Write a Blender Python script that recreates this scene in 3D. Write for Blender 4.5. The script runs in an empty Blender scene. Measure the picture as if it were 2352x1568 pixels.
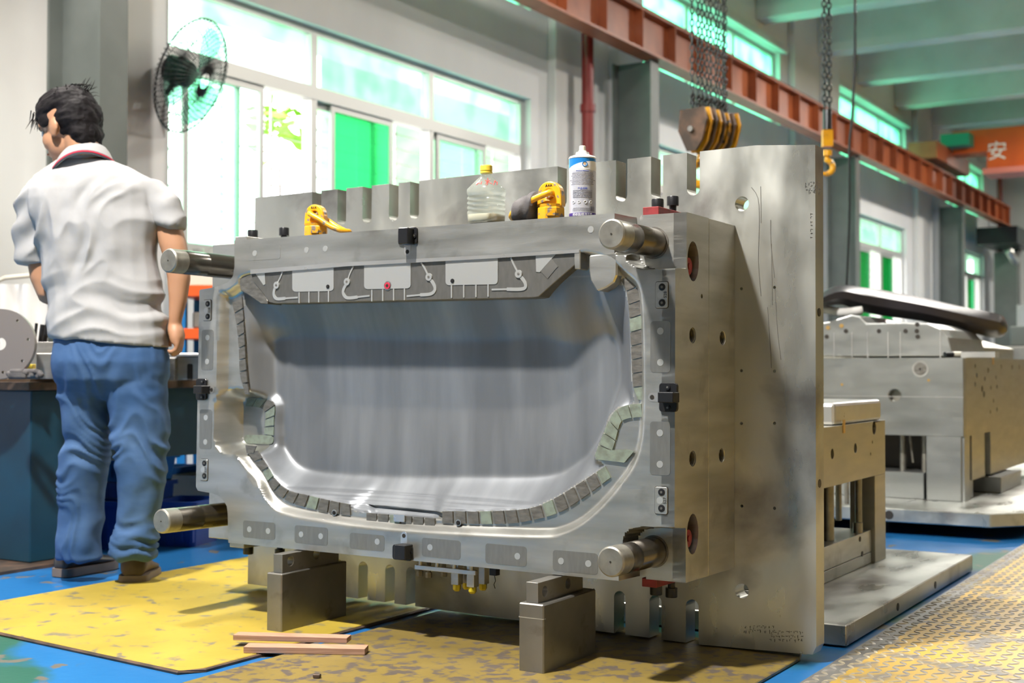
import bpy, bmesh, math, random
import numpy as np
from mathutils import Vector, Matrix, noise
from mathutils.geometry import tessellate_polygon
random.seed(7)
SC = bpy.context.scene
COL = SC.collection
PI = math.pi

# ------------------------------------------------------------ camera, world, light, exposure
FPX, YAW, PITCH, CAMZ = 2990.0, math.radians(31.4), math.radians(1.17), 0.75
cam_d = bpy.data.cameras.new('camera'); cam = bpy.data.objects.new('camera', cam_d); COL.objects.link(cam)
cam.location = (0, 0, CAMZ); cam.rotation_euler = (PI / 2 + PITCH, 0, YAW)
cam_d.sensor_width = 36; cam_d.lens = FPX / 2352 * 36; cam_d.clip_end = 300
cam_d.dof.use_dof = True; cam_d.dof.focus_distance = 3.15; cam_d.dof.aperture_fstop = 4.2
SC.camera = cam
SC.view_settings.view_transform = 'Standard'; SC.view_settings.look = 'None'
SC.view_settings.gamma = 1; SC.view_settings.use_curve_mapping = False
SC.view_settings.exposure = 0.0
wd = bpy.data.worlds.new('world'); SC.world = wd; wd.use_nodes = True
bg = wd.node_tree.nodes['Background']; bg.inputs[0].default_value = (1, .985, .96, 1); bg.inputs[1].default_value = 9.0
SC.cycles.max_bounces = 8; SC.cycles.diffuse_bounces = 3; SC.cycles.glossy_bounces = 3
SC.cycles.transmission_bounces = 6; SC.cycles.transparent_max_bounces = 12
SC.cycles.caustics_reflective = False; SC.cycles.caustics_refractive = False
SC.cycles.sample_clamp_indirect = 6; SC.cycles.use_denoising = True

LK = .36
def area(name, loc, size, power, target=None, color=(1, 1, 1), size_y=None, spread=None):
    l = bpy.data.lights.new(name, 'AREA'); l.energy = power * LK; l.color = color; l.size = size
    if size_y: l.shape = 'RECTANGLE'; l.size_y = size_y
    if spread: l.spread = spread
    o = bpy.data.objects.new(name, l); COL.objects.link(o); o.location = loc
    d = (Vector(target) - Vector(loc)) if target else Vector((0, 0, -1))
    o.rotation_euler = d.to_track_quat('-Z', 'Y').to_euler()
    return o
# key lamp from the shadows, rest unseen lights added as fill (fixtures are built further down)
KEY = area('key_fill_light', (-2.40, .90, 4.4), 0.26, 2100, (-1.3, 3.2, .3), (1, .95, .88))
FILL_LIGHTS = [(2.4, 3.2, 4.2, 70), (-4.2, 8.2, 5.1, 300), (-.2, -2.2, 5.2, 230), (-1.2, 11.0, 5.2, 750), (-4.9, 3.2, 5.2, 700),
         (-2.2, 16, 5.2, 1100), (3.0, 10.5, 5.2, 220), (-2.2, 22, 5.2, 1100), (-2.2, 29, 5.2, 1000), (4.0, 17, 5.2, 300)]
for (x, y, z, p) in FILL_LIGHTS:
    area('key_fill_light', (x, y, z), .55, p, None, (1, .945, .87))

# ------------------------------------------------------------ pixel -> point helpers (real positions)
RV = Vector((math.cos(YAW), math.sin(YAW), 0))
FV = Vector((-math.sin(YAW) * math.cos(PITCH), math.cos(YAW) * math.cos(PITCH), math.sin(PITCH)))
UV = RV.cross(FV)
CP = Vector((0, 0, CAMZ))
def ray(x, y): return FV + RV * ((x - 1176) / FPX) - UV * ((y - 784) / FPX)
def aX(px, py, X): d = ray(px, py); return CP + d * (X / d.x)
def aY(px, py, Y): d = ray(px, py); return CP + d * (Y / d.y)
def aZ(px, py, Z): d = ray(px, py); return CP + d * ((Z - CAMZ) / d.z)
def proj(P): d = Vector(P) - CP; t = d.dot(FV); return (1176 + FPX * d.dot(RV) / t, 784 - FPX * d.dot(UV) / t)

# ------------------------------------------------------------ materials
MATS = {}
def mat(name, col, metal=0., rough=.5, col2=None, scale=4., stretch=(1, 1, 1), ramp=(.4, .65), detail=5., rvar=0., bump=0., bscale=None,
        trans=0., ior=1.45, col3=None, s3=12., ramp3=(.6, .66), coat=0., bstretch=None, dist=0., aniso=0., sheen=0., alpha=None):
    if name in MATS: return MATS[name]
    m = bpy.data.materials.new(name); MATS[name] = m; m.use_nodes = True
    nt = m.node_tree; n = nt.nodes; L = nt.links; b = n['Principled BSDF']
    b.inputs['Base Color'].default_value = (*col, 1); b.inputs['Metallic'].default_value = metal
    b.inputs['Roughness'].default_value = rough; b.inputs['IOR'].default_value = ior
    b.inputs['Transmission Weight'].default_value = trans; b.inputs['Coat Weight'].default_value = coat
    if sheen: b.inputs['Sheen Weight'].default_value = sheen
    tc = n.new('ShaderNodeTexCoord')
    def nz(sc, st, det, dd=0.):
        mp = n.new('ShaderNodeMapping'); mp.inputs['Scale'].default_value = st; L.new(tc.outputs['Object'], mp.inputs[0])
        t = n.new('ShaderNodeTexNoise'); t.inputs['Scale'].default_value = sc; t.inputs['Detail'].default_value = det
        t.inputs['Distortion'].default_value = dd; L.new(mp.outputs[0], t.inputs[0]); return t
    cur = None
    if col2:
        t = nz(scale, stretch, detail, dist); r = n.new('ShaderNodeValToRGB'); e = r.color_ramp.elements
        e[0].position, e[1].position = ramp; e[0].color = (*col, 1); e[1].color = (*col2, 1)
        L.new(t.outputs[0], r.inputs[0]); cur = r.outputs[0]
    if col3:
        t3 = nz(s3, (1, 1, 1), 8, .3); r3 = n.new('ShaderNodeValToRGB'); e = r3.color_ramp.elements
        e[0].position, e[1].position = ramp3; e[0].color = (0, 0, 0, 1); e[1].color = (1, 1, 1, 1)
        L.new(t3.outputs[0], r3.inputs[0])
        mx = n.new('ShaderNodeMix'); mx.data_type = 'RGBA'; L.new(r3.outputs[0], mx.inputs[0])
        if cur: L.new(cur, mx.inputs[6])
        else: mx.inputs[6].default_value = (*col, 1)
        mx.inputs[7].default_value = (*col3, 1); cur = mx.outputs[2]
    if cur: L.new(cur, b.inputs['Base Color'])
    if rvar:
        t2 = nz(scale * 1.7, stretch, 6); mr = n.new('ShaderNodeMapRange'); mr.inputs[1].default_value = .3; mr.inputs[2].default_value = .7
        mr.inputs[3].default_value = max(.03, rough - rvar); mr.inputs[4].default_value = min(1, rough + rvar)
        L.new(t2.outputs[0], mr.inputs[0]); L.new(mr.outputs[0], b.inputs['Roughness'])
    if bump:
        t4 = nz(bscale or scale * 4, bstretch or stretch, 5); bp = n.new('ShaderNodeBump'); bp.inputs['Strength'].default_value = min(1, bump)
        bp.inputs['Distance'].default_value = .004; L.new(t4.outputs[0], bp.inputs['Height']); L.new(bp.outputs[0], b.inputs['Normal'])
    if aniso: b.inputs['Anisotropic'].default_value = aniso
    return m
def tint_glass(name, col, rough_mix=.0, c2=None):
    m = bpy.data.materials.new(name); m.use_nodes = True; nt = m.node_tree; n = nt.nodes; L = nt.links; n.clear()
    o = n.new('ShaderNodeOutputMaterial'); tr = n.new('ShaderNodeBsdfTransparent'); tr.inputs[0].default_value = (*col, 1)
    tl = n.new('ShaderNodeBsdfTranslucent'); tl.inputs[0].default_value = (*col, 1)
    gl = n.new('ShaderNodeBsdfGlossy'); gl.inputs['Roughness'].default_value = .1
    m1 = n.new('ShaderNodeMixShader'); m1.inputs[0].default_value = rough_mix; L.new(tr.outputs[0], m1.inputs[1]); L.new(tl.outputs[0], m1.inputs[2])
    m2 = n.new('ShaderNodeMixShader'); m2.inputs[0].default_value = .06; L.new(m1.outputs[0], m2.inputs[1]); L.new(gl.outputs[0], m2.inputs[2])
    if c2:
        tc = n.new('ShaderNodeTexCoord'); t = n.new('ShaderNodeTexNoise'); t.inputs['Scale'].default_value = 2.2; L.new(tc.outputs['Object'], t.inputs[0])
        r = n.new('ShaderNodeValToRGB'); r.color_ramp.elements[0].position = .5; r.color_ramp.elements[1].position = .75
        r.color_ramp.elements[0].color = (*col, 1); r.color_ramp.elements[1].color = (*c2, 1)
        L.new(t.outputs[0], r.inputs[0]); L.new(r.outputs[0], tr.inputs[0]); L.new(r.outputs[0], tl.inputs[0])
    L.new(m2.outputs[0], o.inputs[0]); return m

M_STEEL = mat('machined_steel', (.42, .425, .40), .85, .36, (.58, .58, .555), 3, (1, 1, 6), (.35, .65), rvar=.07, bump=.05, bscale=60, col3=(.34, .335, .31), s3=9, ramp3=(.56, .74))
M_STEELV = mat('ground_steel_plate', (.46, .475, .44), .85, .36, (.60, .61, .58), 2.2, (2.5, 1, 1), (.3, .7), rvar=.13, bump=.03, bscale=80, col3=(.20, .19, .18), s3=3.4, ramp3=(.54, .74))
M_CAV = mat('polished_cavity_steel', (.20, .213, .232), .62, .46, (.30, .318, .342), 2.6, (4, 1, .6), (.42, .74), rvar=.05)
M_BRIGHT = mat('bright_ground_steel', (.66, .66, .65), .8, .32, (.58, .58, .58), 8, rvar=.06)
M_DARKST = mat('dark_spotted_steel', (.17, .16, .145), .7, .45, (.27, .26, .235), 40, (1, 1, 3), (.35, .7), rvar=.08, bump=.1, bscale=120)
M_GREENPAD = mat('greenish_spotted_steel', (.33, .39, .32), .55, .45, (.24, .27, .22), 45, (1, 1, 1), (.4, .65), rvar=.08, bump=.1, bscale=120)
M_PADDK = mat('etched_pad_steel', (.17, .168, .155), .7, .42, (.205, .20, .188), 30, (3, 1, 1), (.3, .7))
M_PADE = mat('ground_wear_pad_steel', (.27, .27, .255), .8, .4, (.32, .32, .305), 20, (5, 1, 1), (.3, .7))
M_WHITEDOT = mat('polished_spot', (.60, .61, .60), .7, .36)
M_BLACK = mat('black_oxide', (.018, .019, .022), .3, .34)
M_BLOCK = mat('dark_block_steel', (.20, .195, .18), .8, .45, (.29, .28, .26), 5, (1, 1, 1), (.35, .7), rvar=.08, col3=(.17, .15, .13), s3=14, ramp3=(.62, .75))
M_PIN = mat('oiled_pin_steel', (.11, .10, .085), .9, .24, (.22, .20, .18), 6, (2, .25, 2), (.3, .75), rvar=.07)
M_PINEND = mat('pin_end_steel', (.36, .35, .31), .8, .42, (.28, .27, .24), 30, rvar=.06)
M_HOLE = mat('hole_dark', (.05, .045, .04), .6, .5)
M_REDPL = mat('red_primer_bar', (.30, .035, .04), .1, .5, (.17, .03, .03), 30)
M_YEL = mat('worn_yellow_paint', (.83, .42, .015), 0, .36, (.70, .33, .01), 12, col3=(.21, .18, .15), s3=38, ramp3=(.58, .62), coat=.3)
M_WHITE = mat('painted_wall', (.80, .80, .79), 0, .75, (.70, .70, .69), 1.2, (1, 1, .5), (.35, .75), bump=.1, bscale=20)
M_WALLR = mat('white_plaster', (.78, .78, .75), 0, .8, (.68, .67, .64), 1.0, ramp=(.4, .7))
M_CEIL = mat('white_concrete', (.72, .74, .71), 0, .8, (.62, .64, .60), 1.5)
M_COL = mat('grey_green_column_paint', (.105, .12, .11), 0, .45, (.13, .145, .135), 3)
M_ORANGE = mat('orange_crane_paint', (.36, .095, .03), 0, .42, (.22, .055, .02), 3, ramp=(.35, .7), coat=.1)
M_FRAME = mat('window_aluminium', (.55, .55, .53), .5, .45)
M_BLUEP = mat('blue_bench_paint', (.005, .05, .09), 0, .45, (.004, .035, .065), 4, col3=(.11, .055, .03), s3=5, ramp3=(.66, .72))
M_RUST = mat('dirty_iron', (.07, .055, .045), .5, .6, (.16, .10, .07), 12, bump=.3, bscale=60)
M_GREEN = tint_glass('green_frosted_glass', (.74, 1, .87), .12, (.45, .88, .64))
M_GREEN4 = tint_glass('far_green_glass', (.20, .60, .38), .3)
M_GREEN2 = tint_glass('green_glass_overlap', (.22, .78, .45), .25)
M_GREEN3 = tint_glass('pale_green_glass', (.80, 1, .90), .12)
M_CLERE = tint_glass('clerestory_glass', (.42, .95, .72), .55, (.25, .75, .52))

# ------------------------------------------------------------ object helpers
WM = {}
def W(o): return WM.get(o.name, Matrix.Identity(4)) if o else Matrix.Identity(4)
def thing(name, label, cat, loc=(0, 0, 0), rz=0., group=None, kind=None, M=None):
    o = bpy.data.objects.new(name, None); COL.objects.link(o)
    m = M if M is not None else Matrix.Translation(loc) @ Matrix.Rotation(rz, 4, 'Z')
    o.matrix_world = m; WM[o.name] = m.copy(); o.empty_display_size = .05
    tag(o, label, cat, group, kind); return o
def tag(o, label=None, cat=None, group=None, kind=None):
    if label: o['label'] = label
    if cat: o['category'] = cat
    if group: o['group'] = group
    if kind: o['kind'] = kind
    return o
def mesh(name, vs, fs, m, parent=None, smooth=False, space=None, bevel=0., seg=1, weld=False, origin=None, fix=True):
    """vs in world coordinates (or in `space`)"""
    me = bpy.data.meshes.new(name)
    inv = W(parent).inverted()
    if parent is None and origin is not None: inv = Matrix.Translation(-Vector(origin))
    T = inv @ space if space is not None else inv
    A = np.array(T); V = np.array([tuple(v) for v in vs], float).reshape(-1, 3)
    V = V @ A[:3, :3].T + A[:3, 3]
    me.from_pydata(V.tolist(), [], [tuple(int(i) for i in f) for f in fs])
    if weld or bevel or fix:
        bm = bmesh.new(); bm.from_mesh(me)
        if weld or bevel: bmesh.ops.remove_doubles(bm, verts=bm.verts, dist=1e-5)
        bmesh.ops.recalc_face_normals(bm, faces=bm.faces)
        if bevel:
            bmesh.ops.dissolve_limit(bm, angle_limit=.01, verts=bm.verts, edges=bm.edges)
            es = [e for e in bm.edges if len(e.link_faces) == 2 and e.calc_face_angle(0) > .6]
            bmesh.ops.bevel(bm, geom=es, offset=bevel, segments=seg, affect='EDGES', profile=.5, clamp_overlap=True)
        bm.to_mesh(me); bm.free()
    if isinstance(m, (list, tuple)):
        for k in m: me.materials.append(k)
    else: me.materials.append(m)
    if smooth is True: me.polygons.foreach_set('use_smooth', [True] * len(me.polygons))
    elif smooth: me.polygons.foreach_set('use_smooth', [True] * len(me.polygons)); me.set_sharp_from_angle(angle=smooth)
    o = bpy.data.objects.new(name, me); COL.objects.link(o)
    if parent is not None: o.parent = parent; WM[o.name] = W(parent).copy()
    elif origin is not None: o.location = origin; WM[o.name] = Matrix.Translation(origin)
    else: WM[o.name] = Matrix.Identity(4)
    return o
class G:
    """collects pieces of one mesh"""
    def __init__(s): s.v = []; s.f = []
    def add(s, vs, fs):
        k = len(s.v); s.v += [Vector(v) for v in vs]; s.f += [tuple(i + k for i in f) for f in fs]; return s
    def box(s, a, b, M=None):
        x0, y0, z0 = a; x1, y1, z1 = b
        vs = [Vector(p) for p in ((x0, y0, z0), (x1, y0, z0), (x1, y1, z0), (x0, y1, z0), (x0, y0, z1), (x1, y0, z1), (x1, y1, z1), (x0, y1, z1))]
        if M is not None: vs = [M @ v for v in vs]
        return s.add(vs, ((0, 3, 2, 1), (4, 5, 6, 7), (0, 1, 5, 4), (1, 2, 6, 5), (2, 3, 7, 6), (3, 0, 4, 7)))
    def bar(s, p0, p1, w, h, up=(0, 0, 1)):
        p0, p1 = Vector(p0), Vector(p1); d = (p1 - p0).normalized(); x = d.cross(Vector(up))
        if x.length < 1e-3: x = d.cross(Vector((1, 0, 0)))
        x.normalize(); y = x.cross(d)
        c = [(-w / 2, -h / 2), (w / 2, -h / 2), (w / 2, h / 2), (-w / 2, h / 2)]
        return s.add([p + x * a + y * b for p in (p0, p1) for a, b in c], ((0, 1, 2, 3), (7, 6, 5, 4), (0, 4, 5, 1), (1, 5, 6, 2), (2, 6, 7, 3), (3, 7, 4, 0)))
    def rings(s, rs, cap=True, closed=False):
        n = len(rs[0]); k = len(s.v); 
        for r in rs: s.v += [Vector(p) for p in r]
        m = len(rs); rng = m if closed else m - 1
        for i in range(rng):
            for j in range(n):
                a = k + i * n + j; b = k + i * n + (j + 1) % n; i2 = (i + 1) % m
                s.f.append((a, b, k + i2 * n + (j + 1) % n, k + i2 * n + j))
        if cap and not closed: s.f.append(tuple(k + j for j in range(n))[::-1]); s.f.append(tuple(k + (m - 1) * n + j for j in range(n)))
        return s
    def cyl(s, p0, p1, r0, r1=None, n=20, cap=True):
        return s.prof(p0, p1, [(0, r0), (1, r0 if r1 is None else r1)], n, cap)
    def prof(s, p0, p1, pr, n=24, cap=True):
        """profile [(t, radius)] along p0->p1, t as a fraction"""
        p0, p1 = Vector(p0), Vector(p1); d = p1 - p0; z = d.normalized(); x = z.orthogonal().normalized(); y = z.cross(x)
        return s.rings([[p0 + d * t + (x * math.cos(2 * PI * j / n) + y * math.sin(2 * PI * j / n)) * r for j in range(n)] for t, r in pr], cap)
    def tube(s, pts, r, n=8, closed=False, cap=True):
        pts = [Vector(p) for p in pts]; m = len(pts); rs = []; x = None
        for i, p in enumerate(pts):
            a = pts[(i - 1) % m] if (closed or i) else p; b = pts[(i + 1) % m] if (closed or i < m - 1) else p
            z = (b - a).normalized()
            x = z.orthogonal().normalized() if x is None else (x - z * x.dot(z)).normalized()
            y = z.cross(x); rr = r[i] if isinstance(r, (list, tuple)) else r
            rs.append([p + (x * math.cos(2 * PI * j / n) + y * math.sin(2 * PI * j / n)) * rr for j in range(n)])
        return s.rings(rs, cap, closed)
    def ell(s, c, r, M=None, n=16, m=10):
        c = Vector(c); rs = []
        for i in range(1, m):
            th = PI * i / m
            rs.append([Vector((r[0] * math.sin(th) * math.cos(2 * PI * j / n), r[1] * math.sin(th) * math.sin(2 * PI * j / n), r[2] * math.cos(th))) for j in range(n)])
        if M is not None: rs = [[M @ p for p in q] for q in rs]
        return s.rings([[p + c for p in q] for q in rs], True)
    def prism(s, poly, w0, w1, fn, holes=()):
        loops = [list(poly)] + [list(h) for h in holes]
        tri = tessellate_polygon([[Vector((a, b, 0)) for a, b in lp] for lp in loops])
        flat = [p for lp in loops for p in lp]; n = len(flat); k = len(s.v)
        s.v += [Vector(fn(a, b, w0)) for a, b in flat] + [Vector(fn(a, b, w1)) for a, b in flat]
        for t in tri: s.f.append(tuple(k + i for i in t)); s.f.append(tuple(k + n + i for i in t[::-1]))
        o = 0
        for lp in loops:
            q = len(lp)
            for i in range(q):
                j = (i + 1) % q; s.f.append((k + o + i, k + o + j, k + n + o + j, k + n + o + i))
            o += q
        return s
    def out(s, name, m, parent=None, **kw): return mesh(name, s.v, s.f, m, parent, **kw)
def bx(name, a, b, m, parent=None, bevel=.003, **kw): return G().box(a, b).out(name, m, parent, bevel=bevel, **kw)
def circ(cx, cy, r, n=20, r2=None): return [(cx + r * math.cos(2 * PI * i / n), cy + (r2 or r) * math.sin(2 * PI * i / n)) for i in range(n)]
def rrect(x0, y0, x1, y1, r, n=4):
    o = []
    for cx, cy, a in ((x1 - r, y1 - r, 0), (x0 + r, y1 - r, 1), (x0 + r, y0 + r, 2), (x1 - r, y0 + r, 3)):
        for i in range(n + 1): t = PI / 2 * (a + i / n); o.append((cx + r * math.cos(t), cy + r * math.sin(t)))
    return o
def bake(o):
    dg = bpy.context.evaluated_depsgraph_get(); me = bpy.data.meshes.new_from_object(o.evaluated_get(dg))
    old = o.data; o.modifiers.clear(); o.data = me; return me
def remesh(o, vox, it=4, fac=.5):
    md = o.modifiers.new('r', 'REMESH'); md.mode = 'VOXEL'; md.voxel_size = vox; md.use_smooth_shade = True
    sm = o.modifiers.new('s', 'SMOOTH'); sm.factor = fac; sm.iterations = it
    me = bake(o); me.polygons.foreach_set('use_smooth', [True] * len(me.polygons)); return me
def textmesh(name, s, size, m, parent, M, ext=.0003, wrap=None, label=None):
    c = bpy.data.curves.new(name, 'FONT'); c.body = s; c.size = size; c.extrude = ext; c.align_x = 'CENTER'; c.align_y = 'CENTER'; c.resolution_u = 3
    t = bpy.data.objects.new(name, c); COL.objects.link(t)
    dg = bpy.context.evaluated_depsgraph_get(); me = bpy.data.meshes.new_from_object(t.evaluated_get(dg))
    bpy.data.objects.remove(t)
    V = [v.co.copy() for v in me.vertices]; F = [tuple(p.vertices) for p in me.polygons]
    if wrap: V = [Vector((math.sin(v.x / wrap) * (wrap + v.z), -math.cos(v.x / wrap) * (wrap + v.z), v.y)) for v in V]
    o = mesh(name, [M @ v for v in V], F, m, parent, fix=False)
    return o
def spline(pts, n=8, closed=False):
    P = [np.array(p, float) for p in pts]; m = len(P); out = []
    for i in range(m if closed else m - 1):
        p0 = P[(i - 1) % m] if (closed or i) else P[0]; p1 = P[i]; p2 = P[(i + 1) % m]; p3 = P[(i + 2) % m] if (closed or i < m - 2) else P[-1]
        for k in range(n):
            t = k / n; out.append(.5 * (2 * p1 + (p2 - p0) * t + (2 * p0 - 5 * p1 + 4 * p2 - p3) * t * t + (3 * p1 - p0 - 3 * p2 + p3) * t ** 3))
    if not closed: out.append(P[-1])
    return [tuple(p) for p in out]

# ------------------------------------------------------------ the hall
def structure(o): o['kind'] = 'structure'; return o
XW = -6.4
def floor_mat():
    m = bpy.data.materials.new('blue_painted_floor'); m.use_nodes = True; n = m.node_tree.nodes; L = m.node_tree.links; b = n['Principled BSDF']
    tc = n.new('ShaderNodeTexCoord')
    def nz(sc, det, p0, p1, dist=0.):
        t = n.new('ShaderNodeTexNoise'); t.inputs['Scale'].default_value = sc; t.inputs['Detail'].default_value = det; t.inputs['Distortion'].default_value = dist
        L.new(tc.outputs['Object'], t.inputs[0]); r = n.new('ShaderNodeValToRGB'); r.color_ramp.elements[0].position = p0; r.color_ramp.elements[1].position = p1
        L.new(t.outputs[0], r.inputs[0]); return r.outputs[0]
    def mix(f, a, c):
        x = n.new('ShaderNodeMix'); x.data_type = 'RGBA'; L.new(f, x.inputs[0])
        if isinstance(a, tuple): x.inputs[6].default_value = (*a, 1)
        else: L.new(a, x.inputs[6])
        x.inputs[7].default_value = (*c, 1); return x.outputs[2]
    c = mix(nz(.9, 4, .35, .65), (.012, .12, .36), (.02, .17, .43))
    c = mix(nz(.75, 7, .56, .60, .5), c, (.03, .13, .09))
    c = mix(nz(7, 9, .62, .66, .4), c, (.16, .15, .12))
    L.new(c, b.inputs['Base Color']); b.inputs['Roughness'].default_value = .3
    t = n.new('ShaderNodeTexNoise'); t.inputs['Scale'].default_value = 30; L.new(tc.outputs['Object'], t.inputs[0])
    bp = n.new('ShaderNodeBump'); bp.inputs['Strength'].default_value = .12; bp.inputs['Distance'].default_value = .004; L.new(t.outputs[0], bp.inputs['Height']); L.new(bp.outputs[0], b.inputs['Normal'])
    return m
structure(bx('floor', (XW - .24, -9, -.2), (9, 34, 0), floor_mat(), bevel=0))
structure(bx('ceiling', (XW - .24, -9, 6.25), (9.2, 34.2, 6.45), M_CEIL, bevel=0))
BAYS = [(6.13, 10.83), (13.25, 17.85), (20.33, 24.7), (27.4, 31.6)]
MUL = lambda a, b: [a, a + (b - a) / 3, a + 2 * (b - a) / 3, b]
ZS, ZT, ZH = 1.5, 2.86, 3.36
CZ0, CZ1 = 4.22, 5.26
holes = []
for a, b in BAYS:
    holes.append([(a, ZS), (b, ZS), (b, ZH), (a, ZH)]); holes.append([(a, CZ0), (b, CZ0), (b, CZ1), (a, CZ1)])
structure(G().prism([(-9, 0), (34, 0), (34, 6.25), (-9, 6.25)], XW, XW - .24, lambda a, b, w: (w, a, b), holes).out('wall_left', M_WHITE, weld=True))
structure(bx('wall_end', (XW - .24, 34, 0), (9.2, 34.2, 6.25), M_WALLR, bevel=0))
structure(bx('wall_right', (9, -9, 0), (9.2, 34, 6.25), mat('grey_far_side', (.30, .29, .27), 0, .8), bevel=0))
structure(bx('wall_back', (XW - .24, -9.2, 0), (9.2, -9, 6.25), M_WALLR, bevel=0))
for k in range(-3, 14):
    y = 12.35 + 2.35 * k
    structure(bx('trim_1', (XW, y - .17, 5.52), (9, y + .17, 6.25), M_CEIL, bevel=.02)).name = 'trim_%d' % (k + 4)
ti = 30
for y0 in (-2.15, 4.15, 11.15, 18.2, 25.2):      # wall pilasters
    structure(bx('trim_%d' % ti, (XW, y0 + .0, 0), (XW + .10, y0 + 1.15, 6.25), M_WALLR, bevel=.01)); ti += 1
    structure(bx('trim_%d' % ti, (XW, y0 + 1.15, 0), (XW + .22, y0 + 1.75, 6.25), M_WHITE, bevel=.01)); ti += 1
for a, b in BAYS[:4]:                      # plaster hood over the clerestory
    structure(bx('trim_%d' % ti, (XW, a - .1, CZ1), (XW + .10, b + .1, CZ1 + .1), M_CEIL, bevel=.01)); ti += 1

def portal(y0, y1, z0, z1):
    l = bpy.data.lights.new('sky_portal', 'AREA'); l.shape = 'RECTANGLE'; l.size = z1 - z0; l.size_y = y1 - y0; l.cycles.is_portal = True
    o = bpy.data.objects.new('sky_portal', l); COL.objects.link(o); o.location = (XW - .26, (y0 + y1) / 2, (z0 + z1) / 2); o.rotation_euler = (0, -PI / 2, 0)
for wi, (a, b) in enumerate(BAYS[:4]):
    portal(a, b, ZS, ZH); portal(a, b, CZ0, CZ1)
    w = thing('window_%d' % (wi + 1), None, None, (XW - .12, (a + b) / 2, ZS)); structure(w)
    x = XW - .12; ms = MUL(a, b)
    g = G()
    g.box((x - .04, a, ZS), (x + .04, b, ZS + .05)); g.box((x - .04, a, ZH - .05), (x + .04, b, ZH)); g.out('window_frame', M_FRAME, w)
    G().box((x - .05, a + .04, ZT - .05), (x + .05, b - .04, ZT + .05)).out('transom', M_FRAME, w)
    for i, yy in enumerate(ms):
        yc = yy + (.035 if i == 0 else -.035 if i == 3 else 0)
        G().box((x - .045, yc - .035, ZS + .05), (x + .045, yc + .035, ZH - .05)).out('mullion', M_FRAME, w)
    for i in range(3):
        y0, y1 = ms[i] + .045, ms[i + 1] - .045; L_ = y1 - y0
        G().box((x - .005, y0, ZT + .05), (x + .005, y1, ZH - .05)).out('upper_pane', M_GREEN, w)
        s0 = (.12, .12, .04)[i] if wi == 0 else .05
        # outer sash at left, inner sash shifted right, the last third stands open
        for k, (u0, u1, xx) in enumerate(((0, .52, x - .02), (s0, s0 + .54, x + .02))):
            f = G(); A, B = y0 + u0 * L_, y0 + u1 * L_
            f.box((xx - .012, A, ZS + .05), (xx + .012, A + .045, ZT - .05)); f.box((xx - .012, B - .045, ZS + .05), (xx + .012, B, ZT - .05))
            f.box((xx - .012, A + .045, ZS + .05), (xx + .012, B - .045, ZS + .1)); f.box((xx - .012, A + .045, ZT - .1), (xx + .012, B - .045, ZT - .05))
            sh = f.out('sash', M_FRAME, w)
            gm = (M_GREEN3, M_GREEN2, M_GREEN3)[i] if k else M_GREEN3
            if wi >= 1: gm = M_GREEN4
            G().box((xx - .003, A + .045, ZS + .1), (xx + .003, B - .045, ZT - .1)).out('pane', gm, sh)
    g = G()                                # steel grille outside
    for z in np.arange(ZS + .12, ZT, .125): g.bar((x - .1, a, z), (x - .1, b, z), .007, .007)
    for y in np.arange(a + .2, b, .52): g.bar((x - .1, y, ZS), (x - .1, y, ZT), .012, .012)
    for y in np.arange(a + .2, b, .52):
        for z in np.arange(ZS + .12, ZT, .125): g.box((x - .112, y - .012, z - .012), (x - .088, y + .012, z + .012))
    g.out('grille', M_FRAME, w)
    c = thing('window_%d' % (wi + 11), None, None, (x, (a + b) / 2, CZ0)); structure(c)
    g = G(); g.box((x - .03, a, CZ0), (x + .03, b, CZ0 + .05)); g.box((x - .03, a, CZ1 - .05), (x + .03, b, CZ1)); g.out('window_frame', M_FRAME, c)
    for i, yy in enumerate(ms):
        yc = yy + (.03 if i == 0 else -.03 if i == 3 else 0); G().box((x - .03, yc - .03, CZ0 + .05), (x + .03, yc + .03, CZ1 - .05)).out('mullion', M_FRAME, c)
    for i in range(3): G().box((x - .004, ms[i] + .04, CZ0 + .05), (x + .004, ms[i + 1] - .04, CZ1 - .05)).out('pane', M_CLERE, c)
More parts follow.
